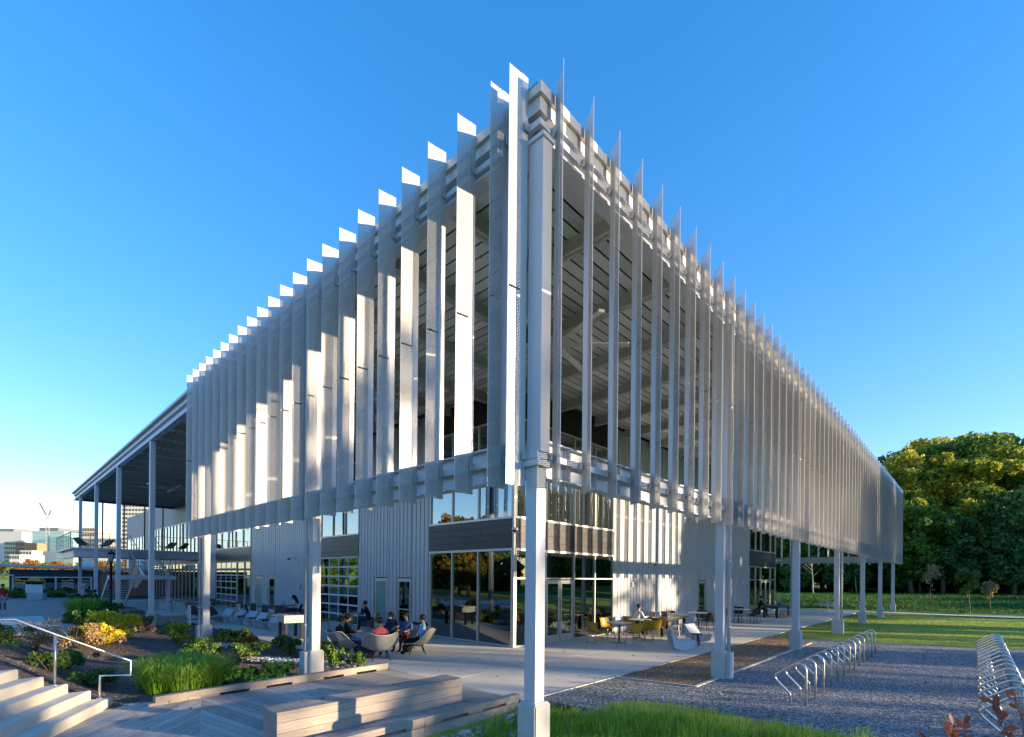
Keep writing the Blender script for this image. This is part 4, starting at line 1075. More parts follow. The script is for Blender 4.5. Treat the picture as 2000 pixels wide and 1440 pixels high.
# ceiling fans
def fan(label, x, y, z, rz):
    t = thing('ceiling_fan', label, 'ceiling fan', (x, y, z), rz, 'large ceiling fans'); b = MB(); b.tube([(0, 0, 0), (0, 0, 8.93-z)], .03, 8); b.lathe([(.12, -.1), (.16, -.02), (.12, .08)], 16); b.build('motor', steel, t)
    for k in range(6):
        a = k*math.pi/3; b = MB(); d = Vector((math.cos(a), math.sin(a), 0)); b.bar(d*.15, d*1.75, .16, .015, (0, .25, 1)); b.bar(d*1.75, d*1.80, .17, .06, (0, .25, 1)); b.build('blade', alu, t)
fan('large ceiling fan hanging under the soffit right of the corner column', 4.2, 3.0, 8.1, .2); fan('large ceiling fan under the left canopy behind the louver end', 3.2, 33.9, 8.0, .5); fan('large ceiling fan under the soffit left of the corner column', 3.3, 9.5, 8.1, .8)
fan('large ceiling fan under the soffit midway along the right side', 19, 3.4, 8.1, .4)
# street lamps
def street_lamp(label, x, y, h):
    t = thing('street_lamp', label, 'street lamp', (x, y, max(g(x, y), 0)), 0, 'black lantern street lamps'); s = h/3.9
    b = MB(); b.lathe([(.20, 0), (.20, .08), (.13, .22), (.10, .5), (.075, .55), (.065, 3.0*s), (.10, 3.05*s), (.10, 3.15*s)], 14); b.build('pole', black_m, t)
    b = MB(); z = 3.15*s; 
    for k in range(6):
        a = k*math.pi/3; b.bar((.09*math.cos(a), .09*math.sin(a), z), (.20*math.cos(a), .20*math.sin(a), z+.42), .02, .02)
    b.lathe([(.26, z+.42), (.25, z+.45), (.08, z+.60), (.03, z+.63), (.03, z+.72), (.0, z+.76)], 12); b.build('lantern', black_m, t)
    b = MB(); b.lathe([(.08, z+.01), (.185, z+.41)], 6, smooth=False); b.build('glass', plain('lantern_glass', (.6, .62, .6), .2), t)
street_lamp('black lantern lamp standing before the canopy columns', .05, 34.3, 3.9); street_lamp('black lantern lamp far left behind the man in the red sweatshirt', -5.6, 62, 3.4)
# information stand
t = thing('information_stand', 'pale grey information stand with a dark header by the brick court', 'sign', (-2.1, 55.6, 0), R(-43))
b = MB(); t.scale = (.78, .78, .78); b.box(-.85, .85, -.25, .25, 0, .8); b.build('plinth', steel, t); b = MB(); b.box(-.95, .85, -.28, -.22, .8, 1.75); b.build('panel', white_paint, t); b = MB(); b.box(-.9, .9, -.3, -.2, 1.76, 2.05); b.build('header', black_m, t)

# ------------------------------------------------------------------ people
def cloth(name, col): return plain('cloth_'+name, col, .85, 0, .12, 8, .15, 60, .2)
CL = {k: cloth(k, c) for k, c in dict(red=(.42, .025, .025), white=(.72, .72, .74), black=(.012, .012, .015), lavender=(.42, .42, .62), navy=(.02, .03, .08), blue=(.05, .11, .30), pink=(.80, .16, .15), grey=(.30, .32, .36), sky=(.30, .50, .70), maroon=(.12, .02, .03), khaki=(.25, .2, .14), purple=(.06, .03, .14)).items()}
SK = {'l': plain('skin_light', (.55, .34, .25), .6, 0, .05), 'm': plain('skin_medium', (.32, .18, .12), .6, 0, .05), 'd': plain('skin_dark', (.12, .06, .04), .6, 0, .05)}
HR = {'b': plain('hair_black', (.01, .008, .008), .6), 'n': plain('hair_brown', (.05, .03, .02), .6)}
shoe_m = plain('shoe_white', (.6, .6, .6), .6)
def person(label, loc, rz, pose, shirt, pants, skin='m', hair='b', long=False, shoes=None, shorts=False, short_sleeve=False, mask=None, head=(0, 0), cap=None):
    """pose: dict of joints in metres, facing +x. Body grown as one skin surface from its skeleton."""
    P = {k: Vector(v) for k, v in pose.items()}
    V = []; Ed = []; Rr = []; reg = []
    def nd(p, r, par=None, rg=0):
        V.append(Vector(p)); Rr.append(r); reg.append(rg)
        if par is not None: Ed.append((par, len(V)-1))
        return len(V)-1
    SKN, SH, PA, SO = 0, 1, 2, 3
    pel = nd(P['pel'], .125, None, PA); ch1 = nd(P['pel'].lerp(P['neck'], .35), .12, pel, SH); ch2 = nd(P['pel'].lerp(P['neck'], .75), .135, ch1, SH); nk = nd(P['neck'], .065, ch2, SH)
    up = (P['head']-P['neck']).normalized()
    n2 = nd(P['neck']+up*.07, .05, nk, SKN); hd = nd(P['head'], .088, n2, SKN); top = nd(P['head']+up*.085, .07, hd, SKN)
    fwd = Vector((1, 0, 0)); fwd = Quaternion((0, 0, 1), head[0]) @ fwd; fwd = (fwd-up*fwd.dot(up)).normalized()*math.cos(head[1])-up*math.sin(head[1])
    nose = nd(P['head']+fwd*.098-up*.01, .014, hd, SKN); chin = nd(P['head']+fwd*.055-up*.075, .035, hd, SKN)
    for s, a in ((1, 'l'), (-1, 'r')):
        side = Vector((0, s, 0)); sh = P['neck']+side*.17-Vector((0, 0, .06)); sh_ = nd(sh, .062, ch2, SH)
        el = nd(P['el'+a], .042, nd(sh.lerp(P['el'+a], .5), .050, sh_, SH), SKN if short_sleeve else SH)
        wr = nd(P['ha'+a], .027, nd(P['el'+a].lerp(P['ha'+a], .4), .038, el, SKN if short_sleeve else SH), SKN)
        d = (P['ha'+a]-P['el'+a]).normalized(); palm = nd(P['ha'+a]+d*.06, .030, wr, SKN); lat = d.cross(Vector((0, 0, 1)));
        lat = lat.normalized() if lat.length > .1 else Vector((0, 1, 0))
        dn = d.cross(lat).normalized()
        if dn.z > 0: dn = -dn
        for k, L in enumerate((.066, .078, .072, .058)):
            b0 = P['ha'+a]+d*.085+lat*(k-1.5)*.019; f1 = nd(b0+d*L*.5+dn*.006, .0085, nd(b0, .010, palm, SKN), SKN); nd(b0+d*L*.85+dn*.03, .007, f1, SKN)
        t0 = P['ha'+a]+d*.03-lat*s*.03; nd(t0+d*.05-lat*s*.02+dn*.015, .009, nd(t0+d*.02-lat*s*.012, .011, wr, SKN), SKN)
        hp = P['pel']+side*.09-Vector((0, 0, .03)); hp_ = nd(hp, .092, pel, PA)
        kn = nd(P['kn'+a], .060, nd(hp.lerp(P['kn'+a], .5), .080, hp_, PA), SKN if shorts else PA)
        an = nd(P['an'+a], .038, nd(P['kn'+a].lerp(P['an'+a], .35), .056, kn, SKN if shorts else PA), SO)
        nd(P['an'+a]+Vector((.13, 0, -.045)), .034, nd(P['an'+a]+Vector((.04, 0, -.04)), .042, an, SO), SO)
    me = bpy.data.meshes.new('person'); me.from_pydata([tuple(v) for v in V], Ed, []); ob = bpy.data.objects.new('person', me); C.objects.link(ob)
    m = ob.modifiers.new('s', 'SKIN'); m.use_smooth_shade = True
    for i, sv in enumerate(me.skin_vertices[0].data): sv.radius = (Rr[i], Rr[i]); sv.use_root = (i == 0)
    ob.modifiers.new('u', 'SUBSURF').levels = 1
    dg = bpy.context.evaluated_depsgraph_get(); m2 = bpy.data.meshes.new_from_object(ob.evaluated_get(dg)); ob.modifiers.clear(); ob.data = m2; bpy.data.meshes.remove(me); m2.name = 'person'
    m2.materials.clear()
    for mm in (SK[skin], CL[shirt], CL[pants], shoe_m if shoes is None else CL[shoes]): m2.materials.append(mm)
    for pl in m2.polygons:
        c = pl.center; best = 1e9; bi = 0
        for a, b in Ed:
            A, Bv = V[a], V[b]; ab = Bv-A; t = max(0, min(1, (c-A).dot(ab)/max(ab.length_squared, 1e-9))); q = A+ab*t
            dd = (c-q).length/(Rr[a]*(1-t)+Rr[b]*t)
            if dd < best: best = dd; bi = reg[b] if t > .5 else reg[a] if a != b else reg[b]
        pl.material_index = bi; pl.use_smooth = True
    ob.location = loc; ob.rotation_euler.z = rz; tag(ob, label, 'person')
    b = MB(); hc = P['head']+up*.035-fwd*.022; b.ball(hc-fwd*.012, (.100, .094, .098), 12, 9)
    if long: b.tube([hc-fwd*.05, P['neck']-fwd*.10+up*.02, P['neck']-fwd*.14-up*.22], [.095, .085, .03], 8)
    b.build('hair', HR[hair] if cap is None else CL[cap], ob)
    e = MB()
    lat = up.cross(fwd).normalized()
    for s in (-1, 1): e.ball(P['head']+fwd*.078+lat*s*.032+up*.02, .010, 6, 5)
    e.build('eyes', black_m, ob)
    if mask:
        b = MB(); b.ball(P['head']+fwd*.052-up*.045, (.055, .055, .045), 10, 7); b.build('face_mask', CL[mask], ob)
    return ob
def sit(h=.45, lean=0.05, reach=.35, hz=.72, feet=.45, legs=.12, recline=False):
    px, nz = -.0, h+.55
    if recline:
        return dict(pel=(0, 0, h+.02), neck=(-.26, 0, h+.50), head=(-.24, 0, h+.66), ell=(-.02, .26, h+.24), elr=(-.02, -.26, h+.24), hal=(.22, .12, h+.26), har=(.22, -.12, h+.28), knl=(.42, .13, h+.14), knr=(.42, -.12, h+.14), anl=(.60, .13, .09), anr=(.66, -.10, .09))
    return dict(pel=(0, 0, h+.09), neck=(lean, 0, nz+.02), head=(lean+.05, 0, nz+.19), ell=(lean+.08, .25, h+.30), elr=(lean+.08, -.25, h+.30), hal=(lean+reach, .12, hz), har=(lean+reach, -.12, hz), knl=(.42, legs, h+.06), knr=(.42, -legs, h+.06), anl=(feet, legs, .09), anr=(feet, -legs, .09))
stand = dict(pel=(0, 0, .92), neck=(0, 0, 1.42), head=(.02, 0, 1.59), ell=(.0, .27, 1.12), elr=(0, -.27, 1.12), hal=(.16, .24, .92), har=(.20, -.18, 1.02), knl=(.07, .10, .50), knr=(-.04, -.10, .50), anl=(.06, .11, .09), anr=(-.12, -.11, .10))
person('man in a red sweatshirt, light shorts and white mask walking on the pale path', (-4.55, 36.5, .02), R(-100), stand, 'red', 'grey', 'd', shorts=True, mask='white')
person('person in a lavender hooded top and dark trousers by the stair foot', (-1.0, 36.4, 0), R(-10), dict(stand, hal=(.30, .1, 1.12), har=(.30, -.12, 1.12)), 'lavender', 'maroon', 'm', cap='lavender')
person('person in black leaning towards the one in lavender by the stair', (-.35, 36.2, 0), R(170), dict(sit(.5, .1)), 'black', 'black', 'm')
person('woman with long dark hair in a pale top at a laptop table by the wall', (6.3, 22.45, 0), R(160), sit(.45, .06, .42, .76), 'white', 'navy', 'm', long=True, short_sleeve=True, shoes='black')
person('person in a black sweater leaning on the table by the garage door', (6.15, 14.65, 0), R(142), dict(sit(.45, .16, .3, .8), har=(.30, -.06, 1.08), elr=(.36, -.16, .80)), 'black', 'navy', 'l', shoes='black')
person('student in a coral pink shirt seen from behind in the centre of the group', (2.5, 8.02, 0), R(68), sit(.34, -.16, .4, .62), 'pink', 'khaki', 'm', short_sleeve=True, shoes='maroon')
person('student in black at the outer left of the seated group', (1.92, 9.05, 0), R(-5), dict(sit(.34, -.10, .35, .62)), 'black', 'purple', 'm', shoes='black')
person('student in black with a red and white mask beside the left lounge chair', (2.30, 9.55, 0), R(-20), dict(sit(.36, 0.0, .35, .68)), 'black', 'blue', 'l', mask='white', shoes='black')
person('student in navy with a green mask raising one hand', (3.75, 9.35, 0), R(195), dict(sit(.36, -.05, .3, .65), hal=(.12, .30, 1.05), ell=(.02, .36, .82)), 'navy', 'navy', 'd', mask='sky', shoes='black')
person('student in a purple-blue shirt holding a blue notebook', (4.05, 8.95, 0), R(200), dict(sit(.36, -.06, .35, .62)), 'blue', 'maroon', 'm', short_sleeve=True, shoes='maroon')
person('student in a light blue top curled in the tan lounge chair', (3.92, 8.02, 0), R(150), sit(.34, -.12, .2, .70), 'sky', 'black', 'm', shoes='black')
person('person in a white shirt hunched over a laptop at the long black table', (13.45, 5.85, 0), R(-15), sit(.45, .14, .42, .78), 'white', 'black', 'm', shoes='black')
person('person in black sitting at the far long black table', (28.9, 5.6, 0), R(-70), sit(.46, .1, .4, .78), 'black', 'black', 'l', shoes='black')

# ------------------------------------------------------------------ plants
def leaf_cloud(blobs, n, size, mat, name, seed=1, flat=.0, aspect=1.6, shell=.55, clumps=True, up=0.0):
    r = random.Random(seed); b = MB(); tot = sum(bl[1]*bl[1] if not isinstance(bl[1], tuple) else bl[1][0]*bl[1][2] for bl in blobs)
    for c, rad in blobs:
        rr = rad if isinstance(rad, tuple) else (rad, rad, rad); k = int(n*(rr[0]*rr[2])/tot)
        for _ in range(k):
            while True:
                v = Vector((r.uniform(-1, 1), r.uniform(-1, 1), r.uniform(-1, 1)))
                if .05 < v.length < 1: break
            v = v.normalized()*(shell+(1-shell)*v.length**.7)*(.82+.30*mnoise.noise(Vector(v*2.3)+Vector((c[0], c[1], c[2]))))
            p = Vector((c[0]+v.x*rr[0], c[1]+v.y*rr[1], c[2]+v.z*rr[2]))
            nn = (v.normalized()*.7+Vector((r.gauss(0, .6), r.gauss(0, .6), r.gauss(0, .6)+up))).normalized()
            s = size*r.uniform(.6, 1.35); t = nn.orthogonal().normalized(); q = Quaternion(nn, r.uniform(0, 6.28)); t = q @ t; u = nn.cross(t)
            t = t*s*aspect*.5; u = u*s*.5
            b.add([p-t, p-t*.1-u+nn*s*.08, p+t, p-t*.1+u+nn*s*.08], [(0, 1, 2), (0, 2, 3)])
    return b.mesh(name, mat)
def branchy(trunk_h, spread, seed, r0, n=7, levels=2, z0=0):
    r = random.Random(seed); b = MB(); pts = [Vector((0, 0, z0-.2))]; h = trunk_h; lean = Vector((r.gauss(0, .04), r.gauss(0, .04), 0))
    for k in range(1, 7): pts.append(Vector((r.gauss(0, .02)*h*.3, r.gauss(0, .02)*h*.3, z0+h*k/6))+lean*h*k/6)
    b.tube(pts, [r0*(1-.11*i) for i in range(7)], 8); tips = []
    for i in range(n):
        t = r.uniform(.35, 1); p = pts[min(5, int(t*6))].lerp(pts[min(6, int(t*6)+1)], t*6-int(t*6)) if t < 1 else pts[-1]; a = i*2.4+r.uniform(-.4, .4); L = spread*r.uniform(.6, 1)*(1.3-t*.6)
        q = [p]; d = Vector((math.cos(a), math.sin(a), r.uniform(.5, 1.1))).normalized()
        for s in range(3): d = (d+Vector((r.gauss(0, .2), r.gauss(0, .2), .12))).normalized(); q.append(q[-1]+d*L/3)
        b.tube(q, [r0*.4, r0*.28, r0*.18, r0*.07], 5); tips += q[2:]
        for s in range(levels):
            d2 = (d+Vector((r.gauss(0, .6), r.gauss(0, .6), r.gauss(0, .4)))).normalized(); e = q[2]+d2*L*.45; b.tube([q[2], e], [r0*.14, r0*.04], 4); tips.append(e)
    return b, tips
def crown_blobs(H, W, seed, n=9, base=.35):
    r = random.Random(seed); out = []
    for _ in range(26):
        a = r.uniform(0, 6.28); z = r.uniform(base, 1.0); w_ = W*(1.05-.75*abs(z-.6)/.5)*r.uniform(.8, 1.12); q = r.uniform(.10, .20)
        out.append(((math.cos(a)*w_, math.sin(a)*w_, z*H*.97), (W*q, W*q, W*q*r.uniform(.6, 1))))
    for i in range(n):
        a = i*2.4; z = base+(1-base)*((i+.5)/n)*.93; w_ = W*(1-.55*abs(z-.62)/.5)*r.uniform(.45, .8)
        out.append(((math.cos(a)*w_*.75, math.sin(a)*w_*.75, z*H-.05*H), (W*r.uniform(.30, .46), W*r.uniform(.30, .46), H*r.uniform(.10, .17))))
    out.append(((0, 0, H*.86), (W*.38, W*.38, H*.13))); return out
tree_src = {}
def tree(kind, label, x, y, H, rz=0, group=None, sc=1, z=None, mat=None, n=6500, size=.42, W=.30, base=.3, name='tree', bk=None, wide=1):
    key = kind
    if key not in tree_src:
        t = thing(name, label, 'tree', (0, 0, 0), 0, group)
        bmb, _ = branchy(H*.8, H*.30, len(tree_src)*13+5, H*.018+.05, 9); bmb.build('trunk', bk or bark, t)
        me = leaf_cloud(crown_blobs(H, H*W, len(tree_src)*7+3, 12, base), n, size, mat, 'crown', len(tree_src)+11); put('crown', me, t)
        tree_src[key] = (t, H); t.location = (x, y, g(x, y) if z is None else z); t.rotation_euler.z = rz; return t
    t, H0 = tree_src[key]; s = H/H0
    o = dup(t, (x, y, g(x, y) if z is None else z), rz, label, None, (s*wide, s*wide, s)); 
    if group: o['group'] = group
    return o
# the wood behind the lawn (camera depth t, lateral l)
def at(t, l): p = Vector((-5.3472, -4.5489, 0))+Fv*t+Rv*l; return p.x, p.y
G = 'trees of the wood behind the lawn'
wood_list = [(78, 58, 18, 'a'), (80, 64, 21, 'b'), (77, 69.5, 20, 'a'), (82, 75, 25, 'c'), (84, 81, 26, 'a'), (76, 86, 22, 'b'), (88, 70, 24, 'c'), (90, 78, 27, 'b'), (92, 62, 17, 'a'), (66, 67, 13.5, 'd'), (64, 73, 11, 'd'), (70, 61, 11, 'd'), (68, 78, 14, 'e'), (72, 84, 17, 'e'), (60, 82, 13, 'd'),
             (78, 49, 15, 'b'), (80, 43, 16, 'd'), (76, 52, 14, 'e'), (84, 37, 17, 'a'), (86, 54, 15, 'c'), (90, 47, 16, 'b'), (96, 86, 24, 'a'), (92, 33, 18, 'c'), (70, 56.5, 12, 'e'), (71, 47, 11, 'd'), (73, 41, 11, 'e'), (75, 36, 12, 'd'), (80, 30, 13, 'b'), (100, 66, 20, 'b'), (100, 92, 24, 'c'), (84, 92, 22, 'd')]
matk = {'a': leaf_wood, 'b': leaf_olive, 'c': leaf_mid, 'd': leaf_dark, 'e': leaf_mid}
labk = {'a': 'tall yellow-green woodland tree', 'b': 'broad yellow-green woodland tree', 'c': 'very tall olive-green woodland tree', 'd': 'low dark evergreen at the wood edge', 'e': 'mid-green woodland tree'}
for i, (t, l, H, k) in enumerate(wood_list):
    H *= 1.07; x, y = at(t, l); rk_ = sorted(q[1]/q[0] for q in wood_list if q[3] == k).index(l/t)
    tree('wood_'+k, labk[k]+', '+('first second third fourth fifth sixth seventh eighth'.split()[rk_])+' of its sort from the left', x, y, H, i*1.7, G, mat=matk[k], n=15000 if k in 'abc' else 9000, size=.34, W=.36, base=.22, name='woodland_tree', wide=1.15)
und = leaf_cloud([((*at(84+5*math.sin(i*2.1), 28+3.2*i), 1.8+.6*math.sin(i)), (3.4, 3.4, 3.0)) for i in range(22)], 16000, .55, leaf_dark, 'undergrowth', 5)
o = put('undergrowth', und); o['kind'] = 'stuff'; o['label'] = 'dark undergrowth filling the edge of the wood'
bk = leaf_cloud([((*at(108, 14+7*i), 8+2*math.sin(i)), (7, 7, 10)) for i in range(15)], 15000, 1.3, leaf_dark, 'far_wood', 8)
o = put('far_wood', bk); o['kind'] = 'stuff'; o['label'] = 'far mass of the wood closing the view behind the trees'
# pale bare trunks and young staked trees on the berm
def bare_tree(label, t, l, H, mat, seed, group=None):
    x, y = at(t, l); bmb, tips = branchy(H*.75, H*.28, seed, .09, 9, 3); o = thing('bare_tree', label, 'tree', (x, y, g(x, y)), 0, group); bmb.build('trunk', mat, o)
bare_tree('pale-barked thin tree seen through the far end of the pavilion', 66, 40.2, 6.5, bark_pale, 3)
bare_tree('second pale trunk further right beneath the louvers, forked', 70, 48.8, 7, bark_pale, 8)
bare_tree('pale trunk standing at the wood edge right of the last columns', 74, 61.0, 6, bark_pale, 12)
def young(label, px_t, l, H, mat, n, seed):
    x, y = at(px_t, l); bmb, tips = branchy(H*.8, H*.24, seed, .045, 10, 2); o = thing('young_tree', label, 'tree', (x, y, g(x, y))); bmb.build('trunk', bark, o)
    me = leaf_cloud([(tuple(p), H*.085) for p in tips], n, .11, mat, 'crown', seed); put('crown', me, o)
young('young olive-leaved tree on the grass before the dark wood, right of the pavilion', 38, 35.2, 3.7, leaf_shrub, 2600, 21)
young('smaller young tree with reddish leaves right of the olive-leaved one', 41, 39.6, 2.7, leaf_tan, 900, 22)
young('thin leafless-looking young tree between pavilion end and olive-leaved tree', 48, 40.5, 4.2, leaf_tan, 500, 23)
young('small young tree beneath the end of the louvers', 52, 28.6, 4.0, leaf_shrub, 600, 24)
# trees out of the frame that shade the lawn and stand in the glass reflections
GS = 'tall trees beyond the lawn on the sunny side'
r_ = random.Random(4)
for i, (u, H, wd) in enumerate([(-27, 14, 1), (-20, 13.2, 1), (-13.5, 14, 1), (-7, 13.4, .9), (-2.5, 17.6, .6), (1.8, 17.2, .55), (6.6, 16.4, .45), (11.4, 13.2, .6), (17.2, 12.9, .8), (23.5, 15.2, .9), (30, 17, 1), (37, 17.5, 1), (44, 18, 1), (51, 17, 1)]):
    s = 62+r_.uniform(-4, 4); bx, by = .48*s+.877*u, -.877*s+.48*u
    tree('shade_'+('c' if -8 < u < 18 and u != 11.4 else 'ab'[i % 2]), 'tall leafy tree beyond the lawn on the sunny side', bx, by, H, i*1.3, GS, z=0, mat=leaf_wood, n=560 if -8 < u < 18 else 2100, size=.5, W=.30, base=.5, name='shade_tree', wide=wd)
bx, by = .48*60+.877*6.6, -.877*60+.48*6.6; bmb, _ = branchy(10.5, 4.2, 77, .2, 12, 4); o = thing('bare_tree', 'unseen leafless tree added on the sunny side to streak the sunlight', 'tree', (bx, by, 0)); bmb.build('trunk', bark, o)  # added out of view so its branches break the sunlight into streaks
far = leaf_cloud([((-46+3*math.sin(i), -60+9*i, 4), (6, 7, 6)) for i in range(24)]+[((-40+11*i, -105+.45*11*i+2*math.sin(i*3), 3.5), (8, 6, 5.5)) for i in range(17)], 26000, 1.5, leaf_dark, 'distant_trees', 15)
o = put('distant_trees', far); o['kind'] = 'stuff'; o['label'] = 'distant belt of trees round the grounds, seen in the glass'
GA = 'autumn trees across the path from the left facade'
for i in range(11):
    x, y = -21-(i % 3)*4, 2+i*6.4
    tree('autumn' if i % 3 == 1 else 'turning', 'autumn-coloured tree across the path from the left facade' if i % 3 == 1 else 'half-turned green tree across the path from the left facade', x, y, 8.5+(i*37 % 5)*.6, i*2.1, GA, z=0, mat=leaf_autumn if i % 3 == 1 else leaf_rust, n=3200, size=.36, W=.42, base=.25, name='autumn_tree')

# shrubs, grasses and ferns in the bed
def shrub(name, label, x, y, r, h, mat, n, size, group=None, seed=1, stems=5, up=0., aspect=1.6, z=None):
    z = g(x, y)+.02 if z is None else z; o = thing(name, label, 'shrub', (x, y, z), 0, group); b = MB(); rr = random.Random(seed)
    for k in range(stems):
        a = k*2.4; b.tube([(0, 0, -.05), (.35*r*math.cos(a), .35*r*math.sin(a), h*.5), (.7*r*math.cos(a+.3), .7*r*math.sin(a+.3), h*.9)], [.012, .008, .003], 5)
    b.build('stems', bark, o)
    bl = [((rr.gauss(0, .40)*r, rr.gauss(0, .40)*r, h*rr.uniform(.22, .86)), (r*rr.uniform(.16, .45), r*rr.uniform(.16, .45), h*rr.uniform(.12, .28))) for _ in range(18)]
    put('foliage', leaf_cloud(bl, n, size, mat, 'foliage', seed, shell=.3, up=up, aspect=aspect), o); return o
def blades(b, x, y, z, n, h, spread, r, wid=.008, droop=.5):
    for _ in range(n):
        a = r.uniform(0, 6.283); d = Vector((math.cos(a), math.sin(a), 0)); q = Vector((-d.y, d.x, 0)); L = h*r.uniform(.6, 1.15); s0 = r.uniform(0, spread*.4); out = spread*r.uniform(.3, 1.0)*droop*2
        p0 = Vector((x, y, z))+d*s0; p1 = p0+d*out*.25+Vector((0, 0, L*.6)); p2 = p0+d*out*.65+Vector((0, 0, L*.95)); p3 = p0+d*out*1.1+Vector((0, 0, L*(1.0-.35*droop*r.uniform(0, 1.6)))); w_ = wid*r.uniform(.7, 1.3)
        b.add([p0-q*w_, p0+q*w_, p1+q*w_*.9, p1-q*w_*.9, p2+q*w_*.6, p2-q*w_*.6, p3], [(0, 1, 2, 3), (3, 2, 4, 5), (5, 4, 6)])
def grass_clump(label, spots, h, spread, n, mat=grass_orn, name='ornamental_grass', seed=3, wid=.007):
    x0, y0 = spots[0]; z0 = g(x0, y0)+.02; rr = random.Random(seed); b = MB()
    for (x, y) in spots: blades(b, x-x0, y-y0, g(x, y)+.02-z0, n, h, spread, rr, wid, .55)
    o = b.build(name, mat); o.location = (x0, y0, z0); tag(o, label, 'ornamental grass'); return o
r_ = random.Random(19); big = []
while len(big) < 15:
    u, v = r_.uniform(-1, 1), r_.uniform(-1, 1)
    if u*u+v*v < 1 and all((u-a)**2+(v-c)**2 > .10 for a, c in big): big.append((u, v))
big = [(-2.45+.62*u, 7.75+.98*v) for u, v in big]
r_ = random.Random(9)
grass_clump('large bright green mass of arching ornamental grass behind the timber curb', [(x+r_.gauss(0, .08), y+r_.gauss(0, .08)) for x, y in big], .62, .52, 330)
grass_clump('green grass mound at the path corner below the canopy columns', [(-1.7, 31.0), (-1.3, 31.6), (-1.9, 32.2), (-1.2, 30.4)], 1.0, .6, 220, wid=.012, seed=5)
shrub('fern', 'fern clump at the left of the two by the timber curb', -1.6, 7.6, .42, .42, leaf_fern, 1500, .055, 'ferns by the timber curb', 3, 6, aspect=2.4)
shrub('fern', 'wider fern clump right of the first, close to the timber curb', -.75, 7.25, .50, .40, leaf_fern, 1800, .055, 'ferns by the timber curb', 4, 6, aspect=2.4)
shrub('fern', 'small low fern right against the timber curb', -1.25, 6.9, .28, .20, leaf_fern, 700, .05, 'ferns by the timber curb', 5, 5, aspect=2.4)
shrub('yellow_shrub', 'bright yellow feathery shrub in the sunlit middle of the bed', -1.95, 18.6, .62, .95, leaf_yel, 3800, .06, None, 6, 8, .4, 2.2)
shrub('yellow_shrub', 'second yellow shrub lower and left of the bright one', -2.75, 15.6, .6, .7, leaf_yel, 2200, .055, None, 7, 6, .4, 2.2)
shrub('dark_shrub', 'round dark green shrub nearest the steps, the left one of the pair', -4.35, 9.9, .42, .48, leaf_shrub, 2800, .035, 'dark clipped shrubs by the steps', 8)
shrub('dark_shrub', 'round dark green shrub behind the handrail post, right one of the pair', -3.62, 9.0, .42, .46, leaf_shrub, 2800, .035, 'dark clipped shrubs by the steps', 9)
shrub('dark_shrub', 'dark green shrub between the clipped pair and the dry twiggy bushes', -3.95, 11.3, .5, .5, leaf_shrub, 2400, .04, 'dark clipped shrubs by the steps', 10)
shrub('dark_shrub', 'dark shrub at the left frame edge behind the top step', -5.2, 11.8, .5, .55, leaf_shrub, 1800, .04, 'dark clipped shrubs by the steps', 11)
shrub('twiggy_bush', 'dry twiggy bush with small dark leaves at the left of the bed', -4.4, 13.4, .55, .9, leaf_tan, 1100, .035, 'dry twiggy bushes', 12, 12)
shrub('twiggy_bush', 'pinkish dry bush between the handrail and the yellow shrub', -3.35, 15.0, .7, .75, leaf_tan, 2200, .04, 'dry twiggy bushes', 13, 12)
shrub('twiggy_bush', 'tan dry grass tuft before the fourth column pedestal', -.9, 20.3, .5, .7, leaf_tan, 1200, .05, 'dry twiggy bushes', 14, 14, 1, 3)
shrub('light_shrub', 'yellow-green airy shrub with visible branches behind the grass mass', -.75, 15.6, .55, .75, leaf_light, 1500, .06, None, 15, 8)
shrub('light_shrub', 'yellow-green low shrub left of the third column pedestal', -.75, 12.9, .5, .5, leaf_light, 1000, .06, None, 16, 6)
shrub('green_shrub', 'dark leafy shrub right of the third column pedestal', .75, 14.6, .6, .5, leaf_shrub, 2000, .06, None, 17)
shrub('green_shrub', 'rusty orange low shrub right of the third column', .55, 12.6, .4, .5, leaf_autumn, 1100, .045, None, 18)
shrub('green_shrub', 'large spreading dark shrub in the middle of the near bed', -.25, 10.5, .6, .5, leaf_shrub, 2600, .05, None, 19)
shrub('green_shrub', 'brownish low shrub between the grass mass and the dark shrub', -1.35, 9.0, .5, .5, leaf_tan, 1700, .045, None, 20)
shrub('green_shrub', 'grey-green bush at the right end of the grass mass', -1.2, 10.6, .5, .62, leaf_shrub, 2200, .045, None, 26)
shrub('green_shrub', 'small upright dark shrub left of the second column', .95, 10.4, .28, .55, leaf_shrub, 1100, .045, None, 21)
shrub('green_shrub', 'small dark shrub near the plaza edge before the football table', 1.35, 12.2, .26, .45, leaf_shrub, 800, .045, None, 22)
shrub('green_shrub', 'upright dark shrub right behind the second column', 1.35, 9.0, .28, .62, leaf_shrub, 1200, .045, None, 23)
shrub('light_shrub', 'leafy green sapling at the right of the near bed', .95, 7.7, .22, .55, leaf_light, 420, .06, 'leafy saplings by the second column', 24)
shrub('light_shrub', 'smaller leafy sapling nearest the end of the timber curb', 1.35, 7.2, .22, .45, leaf_light, 420, .06, 'leafy saplings by the second column', 25)
shrub('green_shrub', 'wide dark shrub at the foot of the lamp post', -.6, 31.2, .9, .9, leaf_shrub, 2600, .09, None, 27)
shrub('green_shrub', 'loose grey-green shrub in front of the wooden bench', -1.2, 27.2, .8, .8, leaf_shrub, 1900, .07, None, 28)
shrub('green_shrub', 'dark shrub below the street lamp left of the yellow shrub', -2.0, 24.6, .8, .75, leaf_shrub, 2400, .07, None, 29)
shrub('green_shrub', 'bright small plant in front of the fourth column', -.5, 24.0, .4, .6, leaf_light, 600, .08, None, 30)
shrub('green_shrub', 'yellowing shrub behind the bright yellow one', -2.0, 22.6, .5, .8, leaf_light, 900, .05, None, 31)
